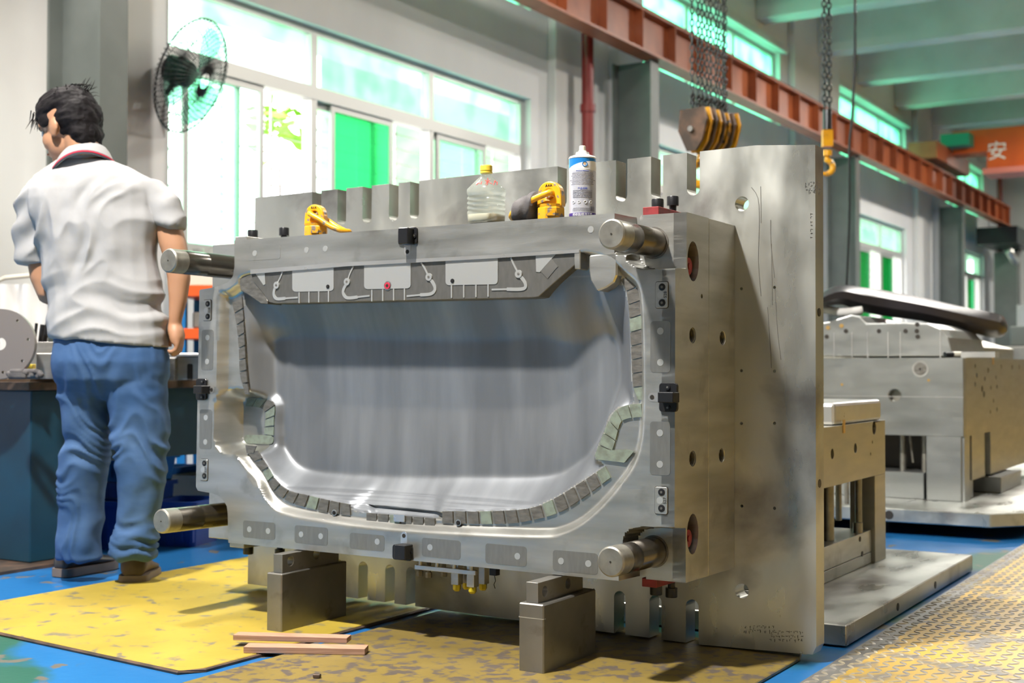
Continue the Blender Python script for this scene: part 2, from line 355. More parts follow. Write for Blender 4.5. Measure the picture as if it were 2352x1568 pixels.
# outside: eave, neighbouring wall, shrubs
M_OUT = mat('outside_wall', (.75, .75, .70), 0, .8); M_OUTG = mat('outside_ground', (.45, .45, .42), 0, .9)
structure(bx('trim_60', (XW - .9, -2, ZH + .1), (XW - .25, 34, ZH + .22), M_CEIL, bevel=0))
tag(bx('neighbour_building', (-20, 24, 0), (-13, 60, 9), mat('neighbour_facade', (.10, .22, .12), 0, .9, (.16, .30, .16), 1.5), bevel=0), 'dim greenish neighbouring facade outside the far windows', 'building')
tag(bx('yard_ground', (-60, -20, -.3), (XW - .25, 60, -.21), M_OUTG, bevel=0), 'pale concrete yard outside the windows', 'ground', kind='structure')
M_LEAF = mat('leaf_green', (.20, .48, .03), 0, .5, (.35, .6, .08), 6)
def shrub(name, c, r, n, label):
    t = thing(name, label, 'plant', (c[0], c[1], -.2)); g = G(); rnd = random.Random(int(c[1] * 100))
    G().tube([(c[0], c[1], -.2), (c[0] + .05, c[1], c[2] * .5), (c[0], c[1], c[2])], [.03, .02, .01], 6).out('stem', M_RUST, t)
    for i in range(n):
        p = Vector(c) + Vector((rnd.gauss(0, r), rnd.gauss(0, r), rnd.gauss(0, r * .8))); d = Vector((rnd.gauss(0, 1), rnd.gauss(0, 1), rnd.gauss(0, .6))).normalized()
        q = d.orthogonal().normalized(); s_ = rnd.uniform(.08, .16)
        g.add([p, p + d * s_ + q * s_ * .35, p + d * s_ * 2.2, p + d * s_ - q * s_ * .35, p + d * s_ + Vector((0, 0, .02))], ((0, 1, 4), (1, 2, 4), (2, 3, 4), (3, 0, 4)))
    o = g.out('foliage', M_LEAF, t, fix=False); o['kind'] = 'stuff'
shrub('shrub', (-8.3, 9.35, 3.05), .16, 60, 'lime green leafy branch high outside the window behind the fan side')
shrub('shrub', (-8.6, 9.9, 1.75), .22, 50, 'small green leaves low outside the window above the slotted plate')

# unseen fixtures added over the key and fill lights
M_LAMP = mat('lamp_housing', (.3, .3, .3), .6, .4)
for (x, y, z) in [tuple(KEY.location)] + [l[:3] for l in FILL_LIGHTS]:
    t = thing('key_fill_lamp', 'round grey lamp housing added over one of the key and fill lights outside the picture', 'lamp', (x, y, z), group='housings added over the key and fill lights')
    G().prof((x, y, z + .02), (x, y, z + .42), [(0, .40), (.1, .38), (.6, .16), (1, .10)], 20).out('lamp_shade', M_LAMP, t, smooth=.6)
    G().cyl((x, y, z + .42), (x, y, 6.245), .012, n=6).out('rod', M_LAMP, t)

# ------------------------------------------------------------ steel columns, crane runway, bridge crane
def hcolumn(y0, label):
    t = thing('steel_column', label, 'column', (-5.9, y0 + .1, 0), group=None)
    x1, x0, yw, z1 = -5.68, -6.12, .2, 3.905
    G().box((x1 - .02, y0, .02), (x1, y0 + yw, z1)).out('flange', M_COL, t)
    G().box((x0, y0, .02), (x0 + .02, y0 + yw, z1)).out('flange', M_COL, t)
    G().box((x0 + .02, y0 + yw / 2 - .008, .02), (x1 - .02, y0 + yw / 2 + .008, z1)).out('web', M_COL, t)
    G().box((x0 - .08, y0 - .08, 0), (x1 + .08, y0 + yw + .08, .02)).out('base_plate', M_COL, t)
for y, l in ((4.93, 'grey green steel column behind the worker at the left'), (12.02, 'tall grey green steel column in the centre under the orange runway beam'),
             (19.1, 'grey green steel column behind the crane hook right of the big plate'), (26.1, 'dark far steel column under the far end of the runway beam')):
    hcolumn(y, l)
ft = thing('end_bracket_column', 'dark far column with bracket at the very end of the runway', 'column', (-5.85, 31.4, 0))
G().box((-6.1, 31.2, 0), (-5.6, 31.6, 3.4)).out('post', M_COL, ft); G().box((-6.15, 29.6, 3.45), (-5.3, 31.7, 3.82)).out('bracket', M_BLACK, ft)
G().tube([(-5.5, 29.7, 3.3), (-5.45, 30.2, 3.1), (-5.5, 30.8, 3.35)], .09, 10).out('pipe', M_STEEL, ft, smooth=True)
ru = thing('crane_runway_beam', 'long rust orange steel runway beam running along the window wall', 'beam', (-5.8, 12, 3.84))
RX0, RX1, RZ0, RZ1 = -5.80, -5.6, 3.91, 4.34
G().box((RX0, 2, RZ0), (RX1, 30.6, RZ0 + .025)).out('bottom_flange', M_ORANGE, ru)
G().box((RX0, 2, RZ1 - .025), (RX1, 30.6, RZ1)).out('top_flange', M_ORANGE, ru)
G().box((-5.71, 2, RZ0 + .025), (-5.69, 30.6, RZ1 - .025)).out('web', M_ORANGE, ru)
y = 2.3
while y < 30.5:
    G().box((-5.69, y, RZ0 + .025), (RX1 + .01, y + .012, RZ1 - .025)).out('stiffener', M_ORANGE, ru); y += .78
G().box((-5.73, 2, RZ1), (-5.67, 30.6, RZ1 + .06)).out('rail', M_RUST, ru)
# bridge crane at the far end
BY = aX(2150, 330, -5.7).y + .4
bc = thing('bridge_crane', 'orange bridge crane girder spanning the hall at the far right', 'crane', (-2, BY, 4.4))
z0g = aY(2260, 402, BY).z; z1g = aY(2300, 292, BY).z
G().box((-4.9, BY, z0g + .1), (8.5, BY + .5, z1g)).box((-5.5, BY, z0g + .42), (-4.9, BY + .5, z1g)).out('girder', mat('orange_girder_paint', (.62, .10, .01), 0, .4, (.50, .07, .01), 1.5), bc)
G().box((-4.95, BY - .14, z0g), (8.5, BY + .6, z0g + .1)).out('lower_flange', mat('faded_red_flange', (.55, .16, .12), 0, .4), bc)
G().box((-6.0, BY - 1.2, RZ1 + .1), (-5.5, BY + 1.4, RZ1 + .4)).out('end_carriage', M_ORANGE, bc)
G().cyl((-5.75, BY - .9, RZ1 + .16), (-5.85, BY - .9, RZ1 + .16), .1, n=16).out('wheel', M_RUST, bc)
G().box((-5.6, BY - .5, RZ1 + .4), (-5.1, BY - .1, RZ1 + .62)).out('motor', mat('green_motor', (.01, .22, .12), 0, .5), bc)
pc = aY(2290, 349, BY - .01)
textmesh('lettering', '安', .36, mat('white_sign_paint', (.8, .75, .7), 0, .6), bc, Matrix.Translation(pc) @ Matrix.Rotation(PI / 2, 4, 'X'), .004)
# red fire pipes
def pipe(px, X, label):
    p = aX(px, 400, X)
    t = thing('red_pipe', label, 'pipe', (X, p.y, 0))
    G().cyl((X, p.y, 0), (X, p.y, 6.1), .06, n=16).out('pipe_run', mat('dark_red_paint', (.20, .012, .012), 0, .4), t, smooth=.6)
    for z in (1.2, 2.6, 3.3): G().cyl((X, p.y, z), (X, p.y, z + .08), .075, n=16).out('coupling', MATS['dark_red_paint'], t, smooth=.6)
pipe(1350, -6.1, 'dark red vertical fire pipe on the wall left of the central column')
pipe(2296, -6.1, 'dark red vertical pipe near the far end of the wall')

# ------------------------------------------------------------ wall fan
def fan():
    hub = aX(440, 175, -5.98); mount = aX(325, 272, XW)
    t = thing('wall_fan', 'black wire cage industrial fan on a curved arm beside the window', 'fan', mount)
    G().prism([(-.075, .07), (.075, .07), (.02, -.10), (-.02, -.10)], XW, XW + .03, lambda a, b, w: (w, mount.y + a, mount.z + b)).out('wall_bracket', M_BLACK, t)
    ax = (aX(355, 300, -5.3) - aX(440, 175, -5.98)); ax = Vector((.88, .25, -.36)).normalized()
    G().tube(spline([mount + Vector((.03, 0, .03)), mount + Vector((.10, .02, .12)), mount + Vector((.16, .10, .20)), hub - ax * .16], 6), .018, 8).out('arm', M_BLACK, t, smooth=True)
    G().prof(hub - ax * .2, hub - ax * .0, [(0, .05), (.15, .085), (.9, .085), (1, .06)], 20).out('motor', M_BLACK, t, smooth=.7)
    x = ax.orthogonal().normalized(); y = ax.cross(x); R0 = .37
    cg = G()
    def shell(r): return .10 * math.sqrt(max(0, 1 - (r / R0) ** 2))
    for sgn in (1, -1):
        for k in range(60):
            a = 2 * PI * k / 60; d = x * math.cos(a) + y * math.sin(a)
            d2 = x * math.cos(a + .25) + y * math.sin(a + .25)
            pts = [hub + (d * (1 - q) + d2 * q).normalized() * (.05 + (R0 - .05) * q) + ax * sgn * shell(.05 + (R0 - .05) * q) for q in (0, .35, .7, .9, 1)]
            cg.tube(pts, .0027, 4, cap=False)
        for r in (.1, .2, .28):
            cg.tube([hub + (x * math.cos(q / 24 * 2 * PI) + y * math.sin(q / 24 * 2 * PI)) * r + ax * sgn * shell(r) for q in range(24)], .002, 4, closed=True)
    cg.tube([hub + (x * math.cos(q / 48 * 2 * PI) + y * math.sin(q / 48 * 2 * PI)) * R0 for q in range(48)], .005, 6, closed=True)
    cg.out('cage', M_BLACK, t, fix=False)
    bg_ = mat('fan_blade_plastic', (.50, .88, .74), 0, .1, trans=.97, ior=1.01)
    G().cyl(hub - ax * .01, hub + ax * .045, .05, n=20).out('hub', bg_, t)
    for k in range(3):
        a0 = 2 * PI * k / 3 + .5; g = G(); rows = []
        for i in range(7):
            r = .05 + .275 * i / 6; row = []
            for j in range(6):
                a = a0 + (j / 5 - .5) * (1.0 + .35 * math.sin(i / 6 * PI)); row.append(hub + (x * math.cos(a) + y * math.sin(a)) * r + ax * (.02 + (j / 5 - .5) * .05))
            rows.append(row)
        vs = [p for r_ in rows for p in r_] + [p + ax * .003 for r_ in rows for p in r_]
        fs = []
        for i in range(6):
            for j in range(5):
                q = i * 6 + j; fs += [(q, q + 1, q + 7, q + 6), (42 + q, 42 + q + 6, 42 + q + 7, 42 + q + 1)]
        G().add(vs, fs).out('blade', bg_, t, smooth=True, fix=False)
    c = aX(325, 290, XW + .01)
    G().tube([c, c - Vector((0, .0, .35)), c - Vector((0, -.02, .9))], .006, 6).out('power_cord', M_BLACK, t)
fan()

# ------------------------------------------------------------ hoists
def link_chain(g, top, bot, pitch, wire, wid):
    top, bot = Vector(top), Vector(bot); n = int((top - bot).length / pitch); d = (bot - top).normalized()
    for i in range(n):
        c = top + d * pitch * (i + .5); s = RV if i % 2 else Vector((-RV.y, RV.x, 0)); hl = pitch * .5 + wire * .5; pts = []
        for k in range(8):
            a = 2 * PI * k / 8 + PI / 8; pts.append(c + s * math.cos(a) * wid + d * math.sin(a) * hl * 1.08)
        g.tube(pts, wire, 5, closed=True)
M_CHAIN = mat('dark_chain_steel', (.06, .065, .07), .8, .35)
M_HOOKY = mat('hook_block_yellow', (.78, .38, .01), 0, .4, (.55, .25, .01), 8, col3=(.04, .035, .03), s3=10, ramp3=(.60, .66))
def hoist1():
    tt = 7.6
    P = lambda px, py, d=0.: CP + ray(px, py) * (tt + d)
    t = thing('chain_hoist_block', 'yellow and black striped hook block hanging on many chain falls', 'crane hook', P(1625, 340))
    xs = [1590, 1604, 1613, 1624, 1633, 1645, 1652, 1661, 1666]
    for i, px in enumerate(xs):
        b = P(px, 250 + i * 3.2, -.08 + .03 * i); g = G(); link_chain(g, (b.x, b.y, 4.6), b, .036, .0048, .0115); g.out('chain', M_CHAIN, t, smooth=True, fix=False)
        g = G(); link_chain(g, b + Vector((0, 0, .10)), b, .018, .007, .012); g.out('chain_sleeve', M_CHAIN, t, smooth=True, fix=False)
    G().box((P(1590, 0).x - .2, P(1590, 0).y - .25, 4.6), (P(1666, 0).x + .2, P(1666, 0).y + .3, 4.95)).out('hoist_body', M_HOOKY, t)
    # block: a row of cheek plates from the left end to the right end
    out = [(-.13, .16), (.12, .17), (.15, .05), (.10, -.14), (.03, -.24), (-.06, -.24), (-.15, -.04)]
    ax = (P(1668, 300, .22) - P(1590, 285, -.16)); Lb = ax.length; ax.normalize(); side = Vector((ax.y, -ax.x, 0)).normalized(); c0 = P(1590, 288, -.16)
    n = 8
    for i in range(n):
        a = c0 + ax * (Lb * i / (n - 1)); s = .60 + .03 * math.sin(i)
        g = G().prism(out, 0, .018, lambda u, v, w: a + ax * w + side * (u * s) + Vector((0, 0, v * s)))
        g.out('cheek_plate', M_HOOKY if i % 2 else M_RUST, t)
        if i < n - 1:
            m_ = a + ax * (Lb / (n - 1) * .5)
            G().cyl(m_ - ax * .012, m_ + ax * .012, .072, n=20).out('sheave', M_HOOKY, t)
    G().cyl(c0 - ax * .03 - Vector((0, 0, .02)), c0 + ax * (Lb + .04) - Vector((0, 0, .02)), .016, n=10).out('axle', M_STEEL, t)
    hc = P(1609, 400, 0.02)
    pts = [hc + Vector((0, 0, .2)), hc + Vector((0, 0, .09))] + [hc + RV * (-.062 * math.sin(a)) * -1 * -1 + Vector((0, 0, .062 * math.cos(a))) for a in np.linspace(.2, 4.4, 14)]
    G().tube(pts, [.018, .02] + [.026] * 10 + [.022, .016, .012, .008], 10).out('hook', M_YEL, t, smooth=True)
    return t
hoist1()
def hoist2():
    tt = 7.9; P = lambda px, py, d=0.: CP + ray(px, py) * (tt + d)
    t = thing('chain_hoist_hook', 'small orange hoist hook on a double chain beside the big plate edge', 'crane hook', P(1900, 400))
    for px, dd in ((1894, 0), (1905, .04)):
        b = P(px, 250, dd); g = G(); link_chain(g, (b.x, b.y, 4.6), b, .036, .0055, .014); g.out('chain', M_CHAIN, t, smooth=True, fix=False)
    G().cyl(P(1900, 252), P(1900, 298), .027, n=16).out('chain_stop', M_CHAIN, t)
    G().box((P(1900, 0).x - .1, P(1900, 0).y - .2, 4.6), (P(1900, 0).x + .15, P(1900, 0).y + .2, 4.9)).out('hoist_body', M_HOOKY, t)
    p = P(1900, 318); G().box((-.03, -.025, -.05), (.03, .025, .05), Matrix.Translation(p) @ Matrix.Rotation(YAW, 4, 'Z')).out('top_yoke', M_HOOKY, t)
    G().cyl(P(1900, 345), P(1900, 358), .03, n=16).out('swivel', M_YEL, t)
    hc = P(1897, 384)
    pts = [hc + Vector((0, 0, .07)) + RV * .006] + [hc + RV * (.042 * math.sin(a)) + Vector((0, 0, .042 * math.cos(a))) for a in np.linspace(.15, 4.5, 14)]
    G().tube(pts, [.014] + [.018] * 8 + [.016, .014, .011, .009, .007, .005], 10).out('hook', M_YEL, t, smooth=True)
hoist2()
cb = thing('pendant_cable', 'thin black cable hanging from the ceiling right of the hook', 'cable', CP + ray(1962, 300) * 9)
q = [CP + ray(px, py) * 9 for px, py in ((1963, -350), (1964, 0), (1963, 150), (1957, 270), (1951, 340), (1950, 500), (1944, 660), (1942, 760))]
G().tube(spline(q, 6), .010, 6).out('cable_run', M_BLACK, cb, smooth=True)
# ------------------------------------------------------------ the big mould half in front
_Rz = Matrix.Rotation(math.radians(-.751), 4, 'Z') @ Matrix.Rotation(math.radians(-.766), 4, 'X')
_O = Vector((-1.15, 2.8, .25)) + _Rz.to_3x3() @ Vector((0, -.2483, 0)); SCL = 1.125
MM = Matrix.Translation(CP + (_O - CP) * SCL) @ _Rz          # mould space: x across, y depth, z up
MMi = MM.inverted()
def mf(px, py, w):
    o = MMi @ CP; d = MMi.to_3x3() @ ray(px, py); t = (w - o.y) / d.y; p = o + d * t; return (p.x, p.z)
def mp(u, v, w): return proj(MM @ Vector((u, w, v)))
mfn = lambda a, b, w: (a, w, b)
mold = thing('injection_mold', 'large open steel injection mould half with a polished bumper cavity on support blocks', 'mold', M=MM)
DM, DB, DC = .199, .371, .432
V0, V1, DCN = .0328 * SCL, .8381 * SCL, .0645
# --- numeric helpers for the relief
def sdist(U, V, poly):
    P = np.array(poly); n = len(P); d2 = np.full(U.shape, 1e9); ins = np.zeros(U.shape, bool)
    for i in range(n):
        a = P[i]; b = P[(i + 1) % n]; e = b - a; wx = U - a[0]; wy = V - a[1]
        t = np.clip((wx * e[0] + wy * e[1]) / max(e @ e, 1e-12), 0, 1); d2 = np.minimum(d2, (wx - e[0] * t) ** 2 + (wy - e[1] * t) ** 2)
        c = (a[1] > V) != (b[1] > V); xi = (b[0] - a[0]) * (V - a[1]) / ((b[1] - a[1]) if abs(b[1] - a[1]) > 1e-12 else 1e-12) + a[0]
        ins ^= c & (U < xi)
    d = np.sqrt(d2); return np.where(ins, d, -d)
def ldist(U, V, pl):
    P = np.array(pl); d2 = np.full(U.shape, 1e9)
    for a, b in zip(P[:-1], P[1:]):
        e = b - a; wx = U - a[0]; wy = V - a[1]; t = np.clip((wx * e[0] + wy * e[1]) / max(e @ e, 1e-12), 0, 1)
        d2 = np.minimum(d2, (wx - e[0] * t) ** 2 + (wy - e[1] * t) ** 2)
    return np.sqrt(d2)
def ss(a, b, x): t = np.clip((x - a) / (b - a), 0, 1); return t * t * (3 - 2 * t)
def curve(pts, w, n=6): return [mf(x, y, w) for x, y in spline(pts, n, True)]
C1 = curve([(503, 672), (499, 760), (496, 860), (500, 940), (516, 1005), (545, 1062), (585, 1120), (624, 1168), (665, 1186), (740, 1200), (835, 1213), (960, 1224),
            (1110, 1232), (1240, 1236), (1285, 1231), (1335, 1208), (1385, 1165), (1430, 1112), (1462, 1062), (1477, 1005), (1481, 930), (1481, 830), (1478, 720), (1470, 655),
            (1440, 622), (1400, 590), (1330, 574), (1100, 588), (800, 603), (575, 622), (540, 650), (520, 664)], 0)
C2 = curve([(560, 700), (561, 760), (563, 820), (565, 880), (569, 930), (573, 980), (579, 1012), (592, 1036), (612, 1068), (633, 1100), (662, 1125), (705, 1137),
            (766, 1151), (803, 1157), (830, 1176), (1000, 1188), (1015, 1173), (1112, 1173), (1211, 1167), (1269, 1146), (1332, 1108), (1388, 1070), (1366, 1050), (1388, 990), (1400, 955),
            (1424, 934), (1455, 927), (1452, 880), (1449, 800), (1446, 720), (1432, 660), (1405, 610), (1340, 582), (1290, 590), (1000, 615), (700, 632), (575, 650)], .03, 5)
C3 = curve([(640, 778), (632, 815), (634, 900), (640, 970), (655, 1030), (690, 1072), (760, 1087), (900, 1094), (1100, 1096), (1270, 1093), (1335, 1062), (1368, 1030), (1395, 985), (1412, 930), (1426, 870),
            (1420, 790), (1385, 768), (1330, 790), (1240, 778), (1100, 784), (900, 782), (760, 776)], .115)
POCK = [mf(x, y, .095) for x, y in spline([(570, 908), (628, 922), (632, 975), (630, 1024), (575, 1024), (556, 1005), (556, 935)], 4, True)]
RIDGE = [mf(x, y, 0.02) for x, y in spline([(541, 1032), (566, 1062), (600, 1104), (614, 1140), (632, 1174)], 6)]
NOTCH = [mf(x, y, .01) for x, y in ((820, 1158), (846, 1184), (1004, 1196), (1013, 1184), (1004, 1176), (850, 1162))]
UR_A = [mf(x, y, 0) for x, y in ((1432, 460), (1650, 460), (1650, 616), (1552, 616), (1480, 619), (1455, 612), (1440, 598), (1434, 575))]
UR_B = [mf(x, y, DCN) for x, y in ((1440, 460), (1474, 460), (1470, 560), (1462, 590), (1440, 590))]
LR = [mf(x, y, 0) for x, y in ((1430, 1420), (1430, 1242), (1437, 1225), (1450, 1214), (1475, 1209), (1650, 1213), (1650, 1420))]
LR2 = [mf(x, y, DCN) for x, y in ((1450, 1380), (1450, 1300), (1482, 1300), (1482, 1380))]
def blur(A, n):
    for _ in range(n):
        P = np.pad(A, 1, mode='edge'); A = (P[:-2, 1:-1] + P[2:, 1:-1] + P[1:-1, :-2] + P[1:-1, 2:] + 2 * P[1:-1, 1:-1]) / 6
    return A
def depth(U, V):
    s1 = sdist(U, V, C1); D = .028 * ss(0, .026, s1) 
    s2 = sdist(U, V, C2); s3 = sdist(U, V, C3); ins = s2 > 0
    q = np.clip(s2 / (np.maximum(s2, 0) + np.maximum(-s3, 0) + 1e-9), 0, 1); q = np.where(s3 > 0, 1, q)
    q = .75 * q + .25 * (3 * q ** 2 - 2 * q ** 3)
    cav = .03 + .085 * q + .012 * ss(0, .26, s3)
    cav = .03 + blur(np.where(ins, cav - .03, 0), 5) * ss(-.002, .02, s2) ** .5
    cu, cv = mf(1322, 705, .1); r = np.sqrt(((U - cu) / .085) ** 2 + ((V - cv) / .095) ** 2)
    cav = cav - .022 * np.exp(-r ** 2) * ss(0, .05, s2)
    pk = sdist(U, V, POCK); D = np.where(ins, np.maximum(cav, D), D); k_ = ss(-.024, .008, pk); D = D * (1 - k_) + .095 * k_
    D = D - .016 * np.exp(-(ldist(U, V, RIDGE) / .009) ** 2)
    D = D + .014 * ss(0, .008, sdist(U, V, NOTCH))
    # outer left trough deepens towards the bottom
    for poly, dd, e in ((UR_A, DCN, .005), (UR_B, .10, .006), (LR, DCN, .008), (LR2, .10, .004)):
        D = np.maximum(D, dd * ss(0, e, sdist(U, V, poly)))
    return D, s2
LB = [(535, 538), (612, 538.5), (634, 535), (648, 524), (656, 505), (662, 480), (665, 458), (900, 454), (1118, 450), (1127, 455), (1131, 482), (1137, 500), (1147, 512), (1162, 521), (1180, 523), (1265, 525)]
_lb = sorted([mf(k[1], k[0], 0)[::-1] for k in LB]); lv = np.array([k[0] for k in _lb]); lu = np.array([k[1] for k in _lb])
vs_ = list(np.linspace(V0, V1, 190))
for ya, yb_, k in ((604, 668, 26), (1112, 1166, 24)): vs_ += [mf(500, y_, 0)[1] for y_ in np.linspace(ya, yb_, k)]
for uu_ in (616, 1211): vs_ += [mf(1500, uu_ + d_, 0)[1] for d_ in (-3, -1, 1, 3)]
vs_ = np.array(sorted(vs_))[::-1]; vs_ = vs_[np.concatenate(([True], -np.diff(vs_) > .0006))]
ui = mf(566, 900, 0)[0]; us_in = np.linspace(ui, 0, 262); NL = 26
us_in = np.sort(np.concatenate((us_in, [mf(1433, 490, 0)[0] + d_ for d_ in (-.002, 0, .002)])))
GU = np.zeros((len(vs_), NL + len(us_in))); GV = GU.copy()
for i, v_ in enumerate(vs_):
    u0_ = np.interp(v_, lv, lu); GU[i] = np.concatenate((u0_ + (ui - u0_) * np.arange(NL) / NL, us_in)); GV[i] = v_
GD, S2 = depth(GU, GV)
nr, nc = GU.shape; idx = np.arange(nr * nc).reshape(nr, nc)
V_ = np.stack((GU.ravel(), GD.ravel(), GV.ravel()), 1).tolist()
Fq = np.stack((idx[:-1, :-1].ravel(), idx[1:, :-1].ravel(), idx[1:, 1:].ravel(), idx[:-1, 1:].ravel()), 1)
cavf = ((S2[:-1, :-1] > -.002) & (S2[1:, 1:] > -.002)).ravel()
Fl = Fq.tolist(); base = len(V_)
per = [idx[0, j] for j in range(nc)][::-1] + [idx[i, 0] for i in range(1, nr)] + [idx[nr - 1, j] for j in range(1, nc)]
for k in per: a = V_[k]; V_.append([a[0], DM, a[2]])
for i in range(len(per) - 1): Fl.append([per[i], per[i + 1], base + i + 1, base + i])
# right side face with real holes
RB = [(V_[idx[i, nc - 1]][1], V_[idx[i, nc - 1]][2]) for i in range(0, nr)]
u_r = 0.
def side_uv(px, py):
    o = MMi @ CP; d = MMi.to_3x3() @ ray(px, py); t = (u_r - o.x) / d.x; p = o + d * t; return (p.y, p.z)
c_up, c_lo, h1, h2, h3 = side_uv(1592, 600), side_uv(1591, 1226), side_uv(1591, 770), side_uv(1591, 1053), side_uv(1612, 680)
ob = lambda c, a, b, n=20: circ(c[0], c[1], a, n, b)
hl = [ob(c_up, .034, .05), ob(c_lo, .034, .05), circ(*h1, .020), circ(*h2, .020), circ(*h3, .006, 10)]
Gs = G().prism(RB + [(DM, RB[-1][1]), (DM, RB[0][1])], 0, .035, lambda a, b, w: (u_r - w, a, b), hl)
fp = mesh('front_plate', V_, Fl, [M_STEEL, M_CAV], mold, space=MM, smooth=math.radians(38), fix=False)
mi = np.zeros(len(fp.data.polygons), int); mi[:len(cavf)] = cavf.astype(int); fp.data.polygons.foreach_set('material_index', mi)
Gs.out('side_face', M_STEEL, mold, space=MM)
for c, rr in ((c_up, .034), (c_lo, .034)):
    G().cyl((u_r - .033, c[0], c[1] - .012), (u_r - .012, c[0], c[1] - .012), .022, n=20).cyl((u_r - .012, c[0], c[1] - .012), (u_r - .008, c[0], c[1] - .012), .008, n=10).out('cooling_plug', M_REDPL, mold, space=MM)
for c in (h1, h2):
    g = G()
    for k in range(5): g.tube([(u_r - .004 - .005 * k, c[0] + .0185 * math.cos(q / 16 * 2 * PI), c[1] + .0185 * math.sin(q / 16 * 2 * PI)) for q in range(16)], .0018, 4, closed=True)
    g.cyl((u_r - .034, *c), (u_r - .028, *c), .021, n=16).out('lifting_thread', M_DARKST, mold, space=MM)
# second plate
uL, vT = mf(487, 562, DM); vTr = V1; _, vB = mf(482, 1235, DM); vBr = V0
k1, k2 = side_uv(1660, 776), side_uv(1658, 1045)
SP = [(uL, vB), (uL + .18, vB), (uL + .18, vBr), (u_r - .035, (vBr)), (u_r - .035, vTr), (uL + .18, vTr), (uL + .18, vT), (uL, vT)]
G().prism(SP, DM + .002, DB, mfn).out('cavity_backing_plate', M_STEEL, mold, space=MM, bevel=.002)
G().prism([(DM + .002, vBr), (DB, vBr), (DB, vTr), (DM + .002, vTr)], 0, .035, lambda a, b, w: (u_r - w, a, b), [circ(*k1, .018), circ(*k2, .018)]).out('side_face', M_STEEL, mold, space=MM, bevel=.0012)
for c in (k1, k2):
    g = G()
    for k in range(5): g.tube([(u_r - .004 - .005 * k, c[0] + .0168 * math.cos(q / 16 * 2 * PI), c[1] + .0168 * math.sin(q / 16 * 2 * PI)) for q in range(16)], .0018, 4, closed=True)
    g.cyl((u_r - .034, *c), (u_r - .028, *c), .019, n=16).out('lifting_thread', M_DARKST, mold, space=MM)
# slotted clamp plate
def plate_outline():
    top = [(586, 454)]; slots = [(717, 738), (775.6, 795.5), (833, 854), (894, 915.6), (942, 962.8), (1281, 1302), (1415, 1441), (1495.4, 1523), (1578, 1607.4)]
    def ty(x): return 454 + (347.7 - 454) * (x - 586) / (1607.4 - 586)
    def by(x): return 1340 + (1480 - 1340) * (x - 568.7) / (1607 - 568.7)
    poly = [mf(586, 454, DB)]
    for a, b in slots:
        ua, va = mf(a, ty(a), DB); ub, vb = mf(b, ty(b), DB); r = (ub - ua) / 2; dep = .118
        poly += [(ua, va), (ua, va - dep + r)] + [((ua + ub) / 2 - r * math.cos(q), va - dep + r - r * math.sin(q)) for q in np.linspace(.3, PI - .3, 7)] + [(ub, vb - dep + r), (ub, vb)]
    poly += [mf(1736, 333.5, DB), mf(1872.5, 332.5, DB), mf(1875, 1485, DB), mf(1866, 1503, DB), mf(1607, 1480, DB)]
    for a, b in slots[::-1]:
        xa = a + (-17 if a < 800 else -10 if a < 1000 else -4 if a < 1500 else -1); xb = xa + (b - a)
        ua = mf(a, ty(a), DB)[0]; ub = mf(b, ty(b), DB)[0]; r = (ub - ua) / 2; vb = mf(xb, by(xb), DB)[1]; va = mf(xa, by(xa), DB)[1]; dep = .118
        poly += [(ub, vb), (ub, vb + dep - r)] + [((ua + ub) / 2 + r * math.cos(q), vb + dep - r + r * math.sin(q)) for q in np.linspace(.3, PI - .3, 7)] + [(ua, va + dep - r), (ua, va)]
    poly += [mf(568.7, 1340, DB)]
    return poly
hs = [circ(*mf(1704, 468, DB), .0195, 24), circ(*mf(1704, 1357, DB), .0195, 24), circ(*mf(654, 543, DB), .0195, 24)]
for x_, y_ in ((1703, 663), (1779, 660), (1703, 851), (1779, 852), (1703, 972), (1779, 972), (1704, 1162), (1779, 1167)): hs.append(circ(*mf(x_, y_, DB), .0042, 8))
G().prism(plate_outline(), DB, DC, mfn, hs).out('clamp_plate', M_STEELV, mold, space=MM, bevel=.0018)
for px, py in ((1881, 717), (1882, 1110)):
    o = MMi @ CP; d = MMi.to_3x3() @ ray(px, py); uu = mf(1873.5, 900, DB)[0]; p = o + d * ((uu - o.x) / d.x)
    G().cyl((uu - .001, p.y, p.z), (uu + .0015, p.y, p.z), .011, n=16).out('tapped_hole', M_HOLE, mold, space=MM)
# guide pins
def solve_w(u, v, px):
    lo, hi = -.9, .1
    for _ in range(50):
        m_ = (lo + hi) / 2
        if mp(u, v, m_)[0] < px: lo = m_
        else: hi = m_
    return lo
def pin(u, v, wt, wb, ru=.036):
    L_ = wb - wt; f = lambda d_: d_ / L_
    t = G().prof((u, wt + .052, v), (u, wb, v), [(0, ru), (.28, ru), (.285, ru * .985), (.30, ru * .985), (.305, ru), (1, ru)], 36).out('guide_pin', M_PIN, mold, space=MM, smooth=.6)
    G().prof((u, wt, v), (u, wt + .052, v), [(0, ru - .0045), (.05, ru - .001), (.09, ru), (1, ru)], 36).cyl((u, wt - .0006, v), (u, wt + .001, v), .0028, n=10).out('pin_nose', M_PINEND, t, space=MM, smooth=.35)
    G().cyl((u, wt - .001, v), (u, wt + .001, v), .0024, n=10).out('centre_hole', M_HOLE, t, space=MM)
    G().prof((u, wb - .006, v), (u, wb + .01, v), [(0, ru + .004), (1, ru + .004)], 36).out('collar', M_DARKST, t, space=MM, smooth=.6)
uA, vA = mf(1502, 558, DCN); wt1 = solve_w(uA, vA, 1404); pin(uA, vA, wt1, DCN + .004)
uB, vB2 = mf(1502, 1266, DCN); wt2 = solve_w(uB, vB2, 1402); pin(uB, vB2, wt2, DCN + .004)
u3, v3 = mf(386, 598, wt1); pin(u3, v3, wt1, DM)
